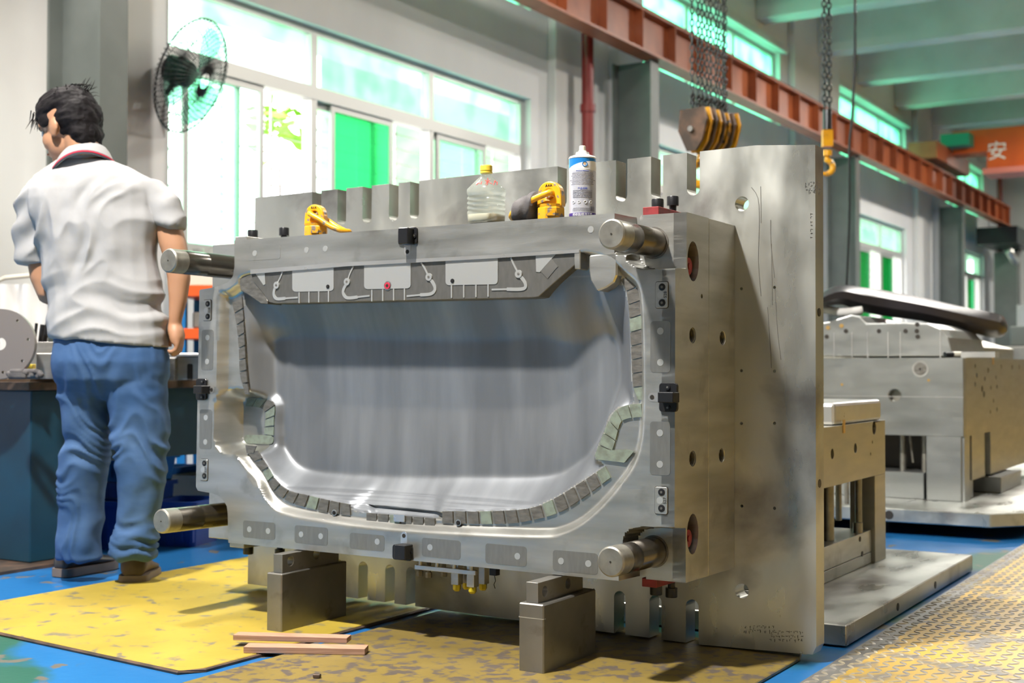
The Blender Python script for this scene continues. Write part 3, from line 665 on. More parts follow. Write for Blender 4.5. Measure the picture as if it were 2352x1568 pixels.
u4, v4 = mf(370, 1197, wt1); pin(u4, v4, wt1, DM)
# slide insert with runners
ins = [(575, 626), (800, 608), (1100, 592), (1314, 578), (1328, 582), (1330, 600), (1281, 642), (1237, 681), (1225, 683), (900, 692), (633, 697), (618, 694), (600, 668), (582, 648)]
IW = .004
insert = G().prism([mf(x, y, IW) for x, y in ins], IW, .13, mfn).out('slide_insert', M_PADDK, mold, space=MM, bevel=.0015)
G().prism([mf(x, y, -.002) for x, y in ((575, 619), (800, 602), (1100, 587), (1330, 573), (1330, 580), (1100, 595), (800, 611), (575, 629))], -.002, .03, mfn).out('edge_highlight', M_BRIGHT, mold, space=MM)  # lighter steel strip put in as the highlight along the flange edge
def flat(name, poly_px, m, w, th=.0012, parent=None):
    return G().prism([mf(x, y, w) for x, y in poly_px], w - th, w, mfn).out(name, m, parent or mold, space=MM)
def rpx(x0, y0, x1, y1, sl, r=6):      # rounded box in the face, edge slope sl
    return [(x, y + sl * (x - x0)) for x, y in rrect(x0, y0, x1, y1, r, 3)]
for a in ((672, 611, 767, 670, -.02), (837, 600, 944, 664, -.02), (1024, 590, 1144, 655, -.02)):
    flat('insert_pad', rpx(*a, 8), M_WHITEDOT, IW, .0015, insert)
flat('insert_pad', [(1231, 581), (1282, 578), (1240, 625), (1232, 624)], M_WHITEDOT, IW, .0015, insert)
flat('insert_pad', [(582, 620), (608, 618), (610, 652), (606, 655)], M_WHITEDOT, IW, .0015, insert)
flat('insert_pad', [(1262, 594), (1268, 594), (1282, 612), (1278, 616), (1258, 640), (1241, 622)], MATS['dark_block_steel'], IW, .0012, insert)
RUN = [[(650, 622), (646, 634), (639, 648), (631, 665), (630, 678), (637, 686), (656, 685), (685, 683)], [(812, 612), (803, 632), (799, 648), (790, 664), (790, 676), (799, 684), (822, 682), (850, 679)],
       [(968, 603), (976, 616), (986, 637), (998, 655), (999, 667), (989, 675), (966, 677), (935, 680)], [(1174, 592), (1180, 606), (1192, 630), (1206, 648), (1207, 660), (1195, 664), (1165, 664), (1130, 665)]]
RC = [(636, 655), (798, 647), (986, 636), (1192, 629)]
def ribbon(pts, wd, w, th, name, m, parent):
    P = [np.array(mf(x, y, w)) for x, y in spline(pts, 4)]; Lf, Rt = [], []
    for i, p in enumerate(P):
        d = P[min(i + 1, len(P) - 1)] - P[max(i - 1, 0)]; d = d / np.linalg.norm(d); nn = np.array((-d[1], d[0])); q = wd[i] if isinstance(wd, list) else wd
        Lf.append(tuple(p + nn * q)); Rt.append(tuple(p - nn * q))
    return G().prism(Lf + Rt[::-1], w - th, w, mfn).out(name, m, parent, space=MM)
for r_, c_ in zip(RUN, RC):
    ribbon(r_[:3], .0022, IW, .002, 'runner', M_WHITEDOT, insert); ribbon(r_[2:-1], .0045, IW, .002, 'runner', M_WHITEDOT, insert); ribbon(r_[-2:], .0024, IW, .002, 'runner', M_WHITEDOT, insert)
    u, v = mf(*c_, IW); G().cyl((u, IW, v), (u, IW - .0035, v), .0105, n=20).out('runner_well', M_WHITEDOT, insert, space=MM)
    G().cyl((u, IW - .003, v), (u, IW - .0042, v), .0035, n=12).out('runner_pin', M_DARKST, insert, space=MM)
for x0, n_, y0, y1, dx in ((688, 4, 671, 696, 22.5), (855, 4, 665, 692, 25), (1038, 4, 655, 684, 28)):
    for k in range(n_): ribbon([(x0 + dx * k, y0 - k), (x0 + dx * k, y1 - k)], .0022, IW, .002, 'vent_rib', M_WHITEDOT, insert)
def screw(px, py, w, r, m=M_BLACK, parent=None, ring=True, nm='cap_screw'):
    u, v = mf(px, py, w); 
    if ring: G().cyl((u, w - .0012, v), (u, w, v), r * 1.5, n=20).out('screw_ring', M_STEEL, parent or mold, space=MM)
    s_ = G().prof((u, w - .004, v), (u, w, v), [(0, r * .55), (.1, r * .9), (.3, r), (1, r)], 18).out(nm, m, parent or mold, space=MM)
    G().cyl((u, w - .0046, v), (u, w - .003, v), r * .42, n=6).out('hex_socket', M_HOLE if m is not M_BLACK else M_PADDK, s_, space=MM) if False else G().cyl((u, w - .0045, v), (u, w - .003, v), r * .4, n=6).out('hex_socket', M_HOLE, mold if parent is None else parent, space=MM)
screw(754, 658, IW, .006, parent=insert); screw(1040, 645, IW, .006, parent=insert)
u, v = mf(891, 656, IW); G().cyl((u, IW - .004, v), (u, IW, v), .0095, n=20).out('red_plug', mat('red_plug_rubber', (.45, .03, .06), 0, .4), insert, space=MM); G().cyl((u, IW - .0045, v), (u, IW - .003, v), .0045, n=12).out('plug_hole', M_HOLE, insert, space=MM)
G().cyl((u, IW - .0015, v), (u, IW, v), .013, n=20).out('screw_ring', M_BRIGHT, insert, space=MM)
screw(768, 1177, .022, .006); screw(1053, 1200, .022, .006)
# corner blocks hanging over the cavity
G().prism([mf(x, y, .0) for x, y in ((545, 640), (574, 628), (598, 660), (612, 690), (611, 698), (596, 697), (566, 676), (549, 667))], .006, .12, mfn).out('corner_block', M_DARKST, mold, space=MM, bevel=.002)
G().prism([mf(x, y, .0) for x, y in ((1352, 586), (1418, 578), (1417, 632), (1410, 648), (1393, 660), (1370, 669), (1356, 645), (1352, 622))], .0, .13, mfn).out('corner_block', M_STEEL, mold, space=MM, bevel=.004)
G().prism([mf(x, y, -.0) for x, y in ((1318, 573), (1333, 572), (1333, 618), (1320, 618))], -.001, .10, mfn).out('edge_tab', M_STEEL, mold, space=MM, bevel=.002)
# segmented shut-off pads
def strip(a, b, n, w, m, gap=.10, alt=None, th=.0015):
    A = spline(a, 12); B = spline(b, 12)
    def at(P, t):
        P = np.array(P); d = np.concatenate(([0], np.cumsum(np.linalg.norm(np.diff(P, axis=0), axis=1)))); t = t * d[-1]; return (np.interp(t, d, P[:, 0]), np.interp(t, d, P[:, 1]))
    for i in range(n):
        t0, t1 = (i + gap * 1.4) / n, (i + 1) / n; k = [t0, (t0 + t1) / 2, t1]
        poly = [mf(*at(A, t), w) for t in k] + [mf(*at(B, t), w) for t in k[::-1]]
        mm = alt if (alt and (i * 7 + n) % 5 == 0) else m
        G().prism(poly, w - th, w + .004, mfn).out('shutoff_pad', mm, mold, space=MM)
PW = .025
strip([(556, 678), (561, 760), (566, 850), (572, 905)], [(533, 692), (543, 740), (549, 800), (552, 860), (564, 905)], 8, PW, M_DARKST)
strip([(589, 1031), (614, 1071), (633.5, 1102), (662.6, 1126), (705.5, 1137), (766.7, 1151), (803.4, 1158)], [(568, 1038), (601.4, 1080), (626, 1123), (644, 1140), (675, 1157), (720.8, 1169), (760.6, 1178), (805, 1183)], 11, PW, M_DARKST, .13, M_GREENPAD)
strip([(838, 1177), (999, 1190)], [(838, 1197), (999, 1212)], 6, PW, M_DARKST, .12, M_GREENPAD)
strip([(1011, 1174), (1112.7, 1174), (1211.6, 1167.8), (1269, 1147), (1332.8, 1108.8), (1390, 1070.5)], [(1010.6, 1201), (1141, 1203), (1211.6, 1196.5), (1285, 1175.8), (1348.7, 1136), (1403, 1096)], 14, PW, M_DARKST, .14, M_GREENPAD)
strip([(1424, 640), (1440, 670), (1447, 740), (1451, 820), (1455, 886), (1466, 918)], [(1456, 625), (1468, 665), (1475, 740), (1477, 820), (1478, 886), (1479, 918)], 9, PW, M_DARKST, .06, M_GREENPAD)
strip([(1476, 927), (1440, 930), (1414, 943), (1400, 965), (1388, 990), (1366, 1048)], [(1478, 957), (1445, 960), (1428, 967), (1421, 983), (1411, 1020), (1398, 1056)], 6, PW, M_GREENPAD, .08)
flat('shutoff_pad', [(1377, 1034), (1440, 1032), (1457, 1036), (1435, 1062), (1368, 1054)], M_GREENPAD, PW, .003)
strip([(566, 914), (626, 922), (629, 970), (629, 1000)], [(562, 932), (606, 940), (609, 975), (607, 996)], 6, .093, M_GREENPAD, .1, M_DARKST)
flat('shutoff_pad', rpx(562, 998, 629, 1018, .03, 8), M_GREENPAD, .095, .003)
flat('shutoff_pad', [(565, 1022), (590, 1024), (584, 1040), (568, 1040)], M_DARKST, PW, .003)
flat('pocket_insert', rpx(906, 1181, 931, 1197, .04, 2), M_BRIGHT, PW - .003, .004)
# wear pads with polished dots
def padrect(xc0, yc0, xc1, yc1, dots, faint=False):
    w = 0; ux0 = mf(xc0, (yc0 + yc1) / 2, w)[0]; ux1 = mf(xc1, (yc0 + yc1) / 2, w)[0]; v0 = mf((xc0 + xc1) / 2, yc1, w)[1]; v1 = mf((xc0 + xc1) / 2, yc0, w)[1]
    horiz = abs(xc1 - xc0) > abs(yc1 - yc0)
    if horiz: h_ = (v1 - v0) / 2 * .82; vc = (v0 + v1) / 2; v0, v1 = vc - h_, vc + h_
    p = G().prism(rrect(ux0, v0, ux1, v1, .008, 3), -.0007, .001, mfn).out('wear_pad', M_STEEL if faint else M_PADE, mold, space=MM)
    for x, y in dots: u, v = mf(x, y, 0); G().cyl((u, -.0013, v), (u, 0, v), .0085, n=20).out('polished_dot', M_WHITEDOT, p, space=MM)
padrect(1494, 737, 1540, 855, [(1517, 760), (1517, 832)]); padrect(1493, 968, 1539.5, 1091, [(1516, 994), (1516, 1066)])
padrect(463, 757, 490, 850, [(477, 775), (476, 830)]); padrect(458.5, 940, 486.6, 1031, [(473, 958.6), (472, 1014.6)])
padrect(558.6, 1193, 632, 1241, [(573, 1215), (616, 1219)]); padrect(677, 1204, 753, 1254, [(692, 1226.7), (737, 1231)]); padrect(803.5, 1222, 883, 1267, [(866.8, 1243.5)])
padrect(969, 1233, 1057.7, 1286, [(988, 1256.5)], False); padrect(1115, 1246, 1209.5, 1302, [(1188.7, 1277)], False); padrect(1270, 1261, 1373, 1320, [(1289, 1288), (1351.5, 1294)])
padrect(571, 562, 644, 600, [(585.4, 581.6)], True)
for p_ in ((704, 574), (747, 571), (1357, 527)): u, v = mf(*p_, 0); G().cyl((u, -.0008, v), (u, 0, v), .0085, n=20).out('polished_dot', M_WHITEDOT, mold, space=MM)
# screwed wear plates
def wearplate(x0, y0, x1, y1, sy, num):
    w = 0; ux0 = mf(x0, y0, w)[0]; ux1 = mf(x1, y0, w)[0]; xc = (x0 + x1) / 2; v0 = mf(xc, y1, w)[1]; v1 = mf(xc, y0, w)[1]
    g_ = G().prism(rrect(ux0 - .0015, v0 - .0015, ux1 + .0015, v1 + .0015, .006, 3), -.0004, .001, mfn).out('plate_gap', M_HOLE, mold, space=MM)
    p = G().prism(rrect(ux0, v0, ux1, v1, .005, 3), -.003, .001, mfn).out('wear_plate', M_STEEL, mold, space=MM, bevel=.0006)
    for y in sy:
        u, v = mf(xc, y, -.003); G().prof((u, -.0045, v), (u, -.002, v), [(0, .0075), (.2, .0088), (1, .0088)], 18).out('cap_screw', M_BLACK, p, space=MM, smooth=.5)
        G().cyl((u, -.0052, v), (u, -.0040, v), .0035, n=6).out('hex_socket', M_PADDK, p, space=MM)
    u, v = (ux0 + ux1) / 2, (v0 + v1) / 2; G().cyl((u - .003, -.0036, v), (u - .003, -.002, v), .0085, n=20).out('polished_dot', M_WHITEDOT, p, space=MM)
    textmesh('engraving', num, .011, M_HOLE, p, MM @ Matrix.Translation((u + (ux1 - ux0) * .32, -.0034, v)) @ Matrix.Rotation(PI / 2, 4, 'X') @ Matrix.Rotation(PI / 2, 4, 'Z'), .0002)
wearplate(1506.5, 647, 1535, 707, (659, 695), '528'); wearplate(1505, 1118, 1534, 1180, (1130, 1167), '527')
wearplate(468, 689, 486, 736, (697.5, 726.5), '528'); wearplate(460.6, 1054, 478, 1103, (1063.5, 1092.6), '527')
# black lock blocks and their setting holes
def lock(x0, y0, x1, y1, ex0, ey0, ex1, ey1, scr, hole, hd):
    u0, v1 = mf(x0, y0, 0); u1, v0 = mf(x1, y1, 0); ya = (y0 + y1) / 2
    t = G().prism(rrect(min(u0, u1), min(v0, v1), max(u0, u1), max(v0, v1), .008, 3), -.006, .004, mfn).out('lock_block', M_BLACK, mold, space=MM, bevel=.001)
    a, b = mf(ex0, ey0, -.035); c, d = mf(ex1, ey1, -.035)
    G().box((min(a, c), -.035, min(b, d)), (max(a, c), .002, max(b, d))).out('lock_nose', M_BLACK, t, space=MM, bevel=.002)
    for x, y in scr: u, v = mf(x, y, -.006); G().cyl((u, -.009, v), (u, -.005, v), .0065, n=16).out('cap_screw', M_BLACK, t, space=MM); G().cyl((u, -.0098, v), (u, -.008, v), .003, n=6).out('hex_socket', M_PADDK, t, space=MM)
    u, v = mf(*hole, 0); du, dv = hd; r = .011
    pl = rrect(u - r - (du if du < 0 else 0) * -1 * 0 - abs(min(du, 0)), v - r - abs(min(dv, 0)), u + r + max(du, 0), v + r + max(dv, 0), r * .98, 5)
    h_ = G().prism(pl, -.0007, .001, mfn).out('hole_seat', M_BRIGHT, mold, space=MM); G().cyl((u, -.0012, v), (u, .001, v), .0058, n=16).out('tapped_hole', M_HOLE, h_, space=MM)
lock(917, 524, 960, 560, 914, 523, 936, 559, [(952, 541)], (936, 578), (0, .02))
lock(1516, 879, 1557, 946, 1510, 900, 1546, 925, [(1534, 889), (1534, 936)], (1498, 912), (.02, 0))
lock(453, 869, 476, 919, 443, 885, 463, 904, [(465, 876), (464, 912)], (486, 895), (0, 0))
lock(904, 1249, 949, 1288, 905, 1250, 930, 1287, [(942, 1269)], (928, 1230), (0, -.02))
# strap bars with bolts
def strap(px0, px1, py, thick, below, m, bolts, wa, wb_):
    s = -1 if below else 1
    u0 = mf(px0, py, wa)[0]; u1 = mf(px1, py, wa)[0]; v = V0 if below else V1
    t = G().box((u0, wa, v if s > 0 else v - thick), (u1, wb_, v + thick if s > 0 else v)).out('strap_bar', m, mold, space=MM, bevel=.0015)
    for w_, lift in bolts:
        uu = (u0 + u1) / 2 + .0; a = v + s * thick
        G().cyl((uu, w_, a), (uu, w_, a + s * (lift + .002)), .0095, n=12).out('bolt_shank', M_BLACK, t, space=MM)
        G().prof((uu, w_, a + s * lift), (uu, w_, a + s * (lift + .024)), [(0, .0155), (.92, .0155), (1, .0145)], 20).out('bolt_head', M_BLACK, t, space=MM, smooth=.5)
strap(1476, 1513, 488, .022, False, M_REDPL, [(.12, 0), (.21, .018)], .08, .27)
strap(1474, 1508, 1332, .022, True, M_REDPL, [(.12, .0), (.21, .018)], .08, .27)
strap(540, 567, 546, .012, False, M_STEEL, [(.06, 0), (.20, .022)], .01, .26)
strap(527, 560, 1248, .014, True, M_STEEL, [(.06, 0), (.20, .024)], .01, .26)
# manifold under the mould
uu0, vv = mf(952, 1293, .02); uu1, vv1 = mf(1092, 1312, .02); vbot = V0
M_NUT = mat('yellow_nut', (.55, .45, .02), .2, .4)
mn = G().box((uu0, .02, vbot - .026), (uu1, .032, vbot - .014)).out('hose_bracket', M_BRIGHT, mold, space=MM, bevel=.001)
for k in range(4): u = uu0 + (uu1 - uu0) * (.08 + .28 * k); G().cyl((u, .026, vbot - .014), (u, .026, vbot + .01), .006, n=10).out('spacer', M_STEEL, mn, space=MM)
for px, w_ in ((1050, .05), (1072, .09), (1086, .04), (1110, .10)):
    u = mf(px, 1300, w_)[0]
    G().box((u - .012, w_ - .012, vbot - .06), (u + .012, w_ + .012, vbot + .005)).out('valve_body', M_STEEL, mn, space=MM, bevel=.001)
    G().prof((u, w_, vbot - .078), (u, w_, vbot - .06), [(0, .007), (.3, .011), (1, .011)], 6).out('fitting_nut', M_NUT, mn, space=MM)
for px, w_ in ((965, .06), (985, .05), (1020, .09)):
    u = mf(px, 1300, w_)[0]; G().cyl((u, w_, vbot - .045), (u, w_, vbot + .005), .006, n=10).cyl((u, w_, vbot - .05), (u, w_, vbot - .035), .009, n=6).out('sensor', M_DARKST, mn, space=MM)
u, v = mf(1136, 1316, .05); G().box((u - .01, .04, v - .005), (u + .01, .06, vbot + .01)).out('plug', M_BLACK, mn, space=MM)
G().tube([(u, .05, v - .005), (u + .003, .05, v - .02), (u - .002, .05, v - .03), (u + .002, .05, v - .04)], .0012, 5).out('wire', M_BLACK, mn, space=MM)
# scratches and seams on the polished cavity and clamp plate (fine grooves)
rnd = random.Random(3)
def scratch(pts, w, name='scratch', r=.0011, m=M_PADDK): G().tube([(*mf(x, y, w)[:1], w, mf(x, y, w)[1]) for x, y in pts], r, 4).out(name, m, mold, space=MM)
for pts in ([(1726, 430), (1741, 455), (1744, 510), (1742, 600), (1748, 680)], [(1747, 428), (1748, 480), (1748, 512)], [(1770, 505), (1771, 560), (1779, 638)], [(1772, 560), (1774, 700)], [(1780, 662), (1786, 760), (1794, 826)],
            [(1763, 705), (1769, 790), (1772, 845)]): scratch(spline(pts, 3), DB - .0002, r=.0009)
g = G(); rnd = random.Random(8)
for cx_, cy_, n1, n2 in ((1852, 418, 4, 3), (1860, 432, 3, 2), (1862, 490, 1, 7), (1712, 1438, 8, 2), (1770, 1450, 9, 3)):
    for a1 in range(n1):
        for a2 in range(n2):
            for _ in range(2):
                x_, y_ = cx_ + a1 * 9 + rnd.uniform(-3, 3) * (n1 > 1), cy_ + a2 * 9 + rnd.uniform(-2, 2); dx_, dy_ = (rnd.uniform(-1, 1), rnd.uniform(3, 6)) if rnd.random() < .6 else (rnd.uniform(3, 5), rnd.uniform(-1, 1))
                a3, b3 = mf(x_, y_, DB); c3_, d3 = mf(x_ + dx_, y_ + dy_, DB); g.tube([(a3, DB - .0002, b3), (c3_, DB - .0002, d3)], .0007, 4)
g.out('marker_writing', M_HOLE, mold, space=MM)
# supports and lifting rings -------------------------------------------------
def floor_block(pl, pr, pb, ytop_, name, label, bevel=.003):
    a, b, c = aZ(*pl, 0), aZ(*pr, 0), aZ(*pb, 0); d = ray((pl[0] + pr[0]) / 2, ytop_); ym = (a.y + b.y) / 2; z = (CP + d * (ym / d.y)).z
    t = thing(name, label, 'block', ((a.x + b.x) / 2, (ym + c.y) / 2, 0)); G().box((a.x, ym, 0), (b.x, c.y + .02, z)).out('block_body', M_BLOCK, t, bevel=bevel); return t, a.x, b.x, ym, c.y + .02, z
tL, x0, x1, y0, y1, zL = floor_block((606, 1456), (652, 1458), (764.5, 1420), 1316, 'support_block', 'tall dark steel block standing under the left end of the mould')
tR, x2, x3, y2, y3, zR = floor_block((1192.5, 1548), (1247.6, 1557), (1360, 1511), 1386, 'support_block', 'tall steel block with a scribed line under the right part of the mould')
G().box((x2 - .0004, y2 - .0004, zR - .036), (x3 + .0004, y2 + .01, zR - .034)).out('scribed_line', M_BRIGHT, tR)
vb0 = vB
def small_block(xa, xb, yf, yb, z0, ztop, holes_px, label):
    t = thing('spacer_block', label, 'block', ((xa + xb) / 2, (yf + yb) / 2, z0)); hh = []
    for px, py in holes_px: d = ray(px, py); p = CP + d * (xb / d.x); hh.append(circ(p.y, p.z, .0135, 20))
    G().prism([(yf, z0), (yb, z0), (yb, ztop), (yf, ztop)], xa, xb, lambda a, b, w: (w, a, b), hh).out('block_body', M_BLOCK, t, bevel=.0015)
a = aY(628, 1300, y0 + .01).x; b = aY(648.6, 1300, y0 + .01).x
def mold_bottom(x, y):
    q = MMi @ Vector((x, y, .25)); return (MM @ Vector((q.x, q.y, V0))).z
zb1 = min(mold_bottom((a + b) / 2, y0 + .12), mold_bottom((a + b) / 2, y1 - .03)); zb2 = min(mold_bottom(-1.6, y2 + .12), mold_bottom(-1.6, y3 - .03))
small_block(a, b, y0 + .01, y1 - .03, zL, zb1 - .001, ((667.7, 1288), (727, 1272.6)), 'small drilled steel block stacked on the left support block')
a2 = aY(1208.6, 1360, y2 + .012).x; b2 = aY(1236, 1360, y2 + .012).x
small_block(a2, b2, y2 + .012, y3 - .03, zR, zb2 - .001, ((1252, 1357.7), (1305, 1340)), 'small drilled steel block stacked on the right support block')
def top_v(u): return V1
def on_top(px, w):
    """point on the mould's top face under pixel column px at depth w"""
    lo, hi = -1.6, 0.
    for _ in range(40):
        m_ = (lo + hi) / 2
        if mp(m_, top_v(m_), w)[0] < px: lo = m_
        else: hi = m_
    return MM @ Vector((lo, w, top_v(lo) + .0006))
def lift_ring(px, w, s, yaw, bail_dir, label):
    o = on_top(px, w); t = thing('lifting_ring', label, 'lifting ring', o, yaw); M = Matrix.Translation(o) @ Matrix.Rotation(yaw, 4, 'Z') @ Matrix.Scale(s, 4)
    G().prof((0, 0, 0), (0, 0, .034), [(0, .036), (.05, .038), (.95, .038), (1, .035)], 8).out('hex_base', M_YEL, t, space=M, bevel=.001)
    body = [(-.036, .036), (-.036, .045), (-.0345, .066)] + [(.0335 * math.cos(a_), .070 + .0335 * math.sin(a_)) for a_ in np.linspace(PI, 0, 14)] + [(.0345, .066), (.036, .045), (.036, .036)]
    G().prism(body, -.015, .015, lambda u, v, w_: (u, w_, v), [circ(0, .068, .0145, 20)]).out('eye_body', M_YEL, t, space=M, bevel=.004, seg=2)
    G().prof((0, 0, .034), (0, 0, .042), [(0, .034), (1, .036)], 16).out('swivel_collar', M_YEL, t, space=M)
    G().prism(rrect(-.012, .009, .012, .026, .003, 2), -.0395, -.037, lambda u, v, w_: (u, w_, v)).out('rating_plate', M_YEL, t, space=M @ Matrix.Rotation(PI / 8 + .0, 4, 'Z'), bevel=.0008)
    textmesh('rating_mark', 'AAA', .010, M_BLACK, t, M @ Matrix.Translation((0, -.0155, .092)) @ Matrix.Rotation(PI / 2, 4, 'X'), .0006)
    textmesh('rating_mark', 'YOKE\n4T', .008, M_BLACK, t, M @ Matrix.Rotation(PI / 8, 4, 'Z') @ Matrix.Translation((0, -.0398, .0175)) @ Matrix.Rotation(PI / 2, 4, 'X'), .0004) if False else None
    return t, M
rg, Mr = lift_ring(726, .055, .92, .18, 1, 'yellow lifting ring with its bail leaning right near the mould left end')
p = [(.0, -.024, .066), (.0, -.006, .068), (.0, .026, .066)]
bail = [(-.004, -.03, .070), (.03, -.030, .052), (.065, -.028, .030), (.10, -.022, .016), (.118, 0, .013), (.10, .022, .016), (.065, .028, .030), (.03, .030, .052), (-.002, .022, .070), (-.008, -.0, .071), (-.007, -.02, .072)]
G().tube(spline(bail, 5, True), .0085, 10, closed=True).out('bail', M_YEL, rg, space=Mr, smooth=True)
rg2, Mr2 = lift_ring(1266, .055, .98, .1, -1, 'yellow lifting ring with grey sleeve on its bail beside the spray can')
bail = [(.004, -.03, .070), (-.03, -.032, .058), (-.07, -.030, .042), (-.10, -.022, .026), (-.115, 0, .014), (-.10, .022, .018), (-.07, .028, .034), (-.03, .030, .052), (.002, .022, .070), (.008, -.0, .071), (.007, -.02, .072)]
G().tube(spline(bail, 5, True), .0085, 10, closed=True).out('bail', M_YEL, rg2, space=Mr2, smooth=True)
# cloth sleeve wrapped round the bail
M_CLOTH = mat('grey_cloth', (.085, .08, .085), 0, .9, (.16, .15, .15), 40, (1, 1, 1), (.3, .7), bump=.5, bscale=300, bstretch=(6, 1, 1))
g = G(); rs = []
for i, xx in enumerate(np.linspace(-.098, -.042, 12)):
    zc = .052 + .36 * (xx + .07); hh = .034 - .002 * math.sin(i * 1.3); r_ = []
    for q in range(22):
        a_ = 2 * PI * q / 22; k = 1 + .03 * math.sin(3 * a_ + i)
        r_.append((xx + .004 * math.sin(a_), .043 * math.cos(a_) * k, max(.004, zc - .014 + (hh + .010 * (math.sin(a_) < 0)) * math.sin(a_) * k)))
    rs.append(r_)
tg = g.rings(rs).out('cloth_sleeve', M_CLOTH, None, space=Mr2, smooth=True, origin=Mr2 @ Vector((-.07, 0, .004)))
tag(tg, 'dark grey ribbed cloth sleeve wrapped over the right lifting ring bail', 'cloth')
# bottle
def lathe(pr, c, n=32, sq=0.):
    return [[Vector((c.x + r * (math.cos(2 * PI * j / n) * (1 - sq * (math.cos(4 * 2 * PI * j / n) * .5 - .5) * -.12)), c.y + r * math.sin(2 * PI * j / n), c.z + z)) for j in range(n)] for z, r in pr]
ob_ = on_top(1117, .05)
M_PET = tint_glass('clear_bottle_plastic', (.90, .93, .90), .22)
M_WAT = mat('murky_water', (.55, .50, .41), 0, .4)
bt = thing('plastic_bottle', 'clear ribbed plastic bottle with yellow cap and little murky water', 'bottle', ob_)
R_ = .0475
def sq_ring(z, r, e):
    out = []
    for j in range(40):
        a_ = 2 * PI * j / 40; c_, s_ = math.cos(a_), math.sin(a_); k = (abs(c_) ** e + abs(s_) ** e) ** (-1 / e); out.append(Vector((ob_.x + r * k * c_, ob_.y + r * k * s_, ob_.z + z)))
    return out
pr = [(.001, .030), (.003, .040), (.010, .0445), (.030, .046)]
for k in range(4): z = .034 + .0125 * k; pr += [(z, .046), (z + .003, .0435), (z + .006, .0435), (z + .009, .046)]
pr += [(.086, .047), (.094, .0465), (.106, .040), (.120, .0265), (.130, .0155), (.134, .0145), (.139, .0145)]
G().rings([sq_ring(z, r, 3.2 if z < .1 else 2.2) for z, r in pr]).out('bottle_body', M_PET, bt, smooth=.9)
G().rings([sq_ring(z, r, 3.2) for z, r in ((.003, .038), (.010, .0435), (.026, .0445), (.0265, .044))]).out('water', M_WAT, bt, smooth=.9)
M_CAP = mat('yellow_cap_plastic', (.72, .55, .06), 0, .4)
G().prof(ob_ + Vector((0, 0, .139)), ob_ + Vector((0, 0, .160)), [(0, .0165), (.18, .0165), (.2, .0155), (.3, .0155), (.32, .0168), (.9, .0165), (1, .015)], 24).out('bottle_cap', M_CAP, bt, smooth=.5)
g = G()
dirc = (CP - ob_); dirc.z = 0; dirc.normalize(); sx = Vector((-dirc.y, dirc.x, 0))
def ink(pts):
    g.tube([ob_ + sx * x + dirc * (.0385 if z < .108 else .034) * 1.03 + Vector((0, 0, z)) for x, z in pts], .0011, 5)
for st in ([(.004, .121), (.0035, .104), (.001, .101)], [(-.003, .116), (.003, .111)], [(.003, .112), (-.002, .104)], [(.005, .113), (.010, .116)], [(.006, .111), (.015, .105)],
           [(.020, .112), (.029, .110), (.028, .103)], [(.024, .115), (.019, .102)], [(-.012, .112), (-.014, .104)], [(-.020, .110), (-.026, .102)], [(-.024, .108), (-.016, .106)]): ink(st)
g.out('red_ink_writing', mat('red_marker', (.75, .06, .05), 0, .5), bt)
# spray can
oc = on_top(1338, .045); cn = thing('spray_can', 'white and blue printed spray can standing beside the yellow ring', 'spray can', oc)
HC = .168; RC_ = .0345
M_CANG = mat('can_silver_print', (.55, .56, .62), .35, .35); M_CANB = mat('can_blue_print', (.02, .22, .62), .2, .3); M_CANW = mat('can_white', (.82, .83, .84), 0, .35); M_CANP = mat('can_purple', (.06, .03, .22), 0, .4)
U3 = Vector((0, 0, 1))
G().prof(oc + U3 * .0, oc + U3 * .010, [(0, RC_ - .001), (.2, RC_), (1, RC_)], 40).out('purple_band', M_CANP, cn, smooth=.6)
G().prof(oc + U3 * .010, oc + U3 * .118, [(0, RC_), (1, RC_)], 40).out('silver_label', M_CANG, cn, smooth=.6)
G().prof(oc + U3 * .118, oc + U3 * .121, [(0, RC_), (1, RC_)], 40).out('white_label', M_CANW, cn, smooth=.6)
G().prof(oc + U3 * .121, oc + U3 * .150, [(0, RC_), (1, RC_)], 40).out('blue_label', M_CANB, cn, smooth=.6)
G().prof(oc + U3 * .150, oc + U3 * .172, [(0, RC_), (.05, RC_ + .001), (.14, RC_ + .001), (.3, RC_ - .002), (.5, .019), (.55, .0175), (.8, .0165), (.86, .011), (1, .010)], 32).out('can_shoulder', M_CANW, cn, smooth=.5)
G().prof(oc + U3 * .172, oc + U3 * .185, [(0, .0085), (.9, .008), (1, .007)], 20).out('nozzle', mat('cream_plastic', (.80, .78, .68), 0, .4), cn, smooth=.5)
fc = math.atan2(CP.x - oc.x, -(CP.y - oc.y)); MC = Matrix.Translation(oc) @ Matrix.Rotation(fc, 4, 'Z')
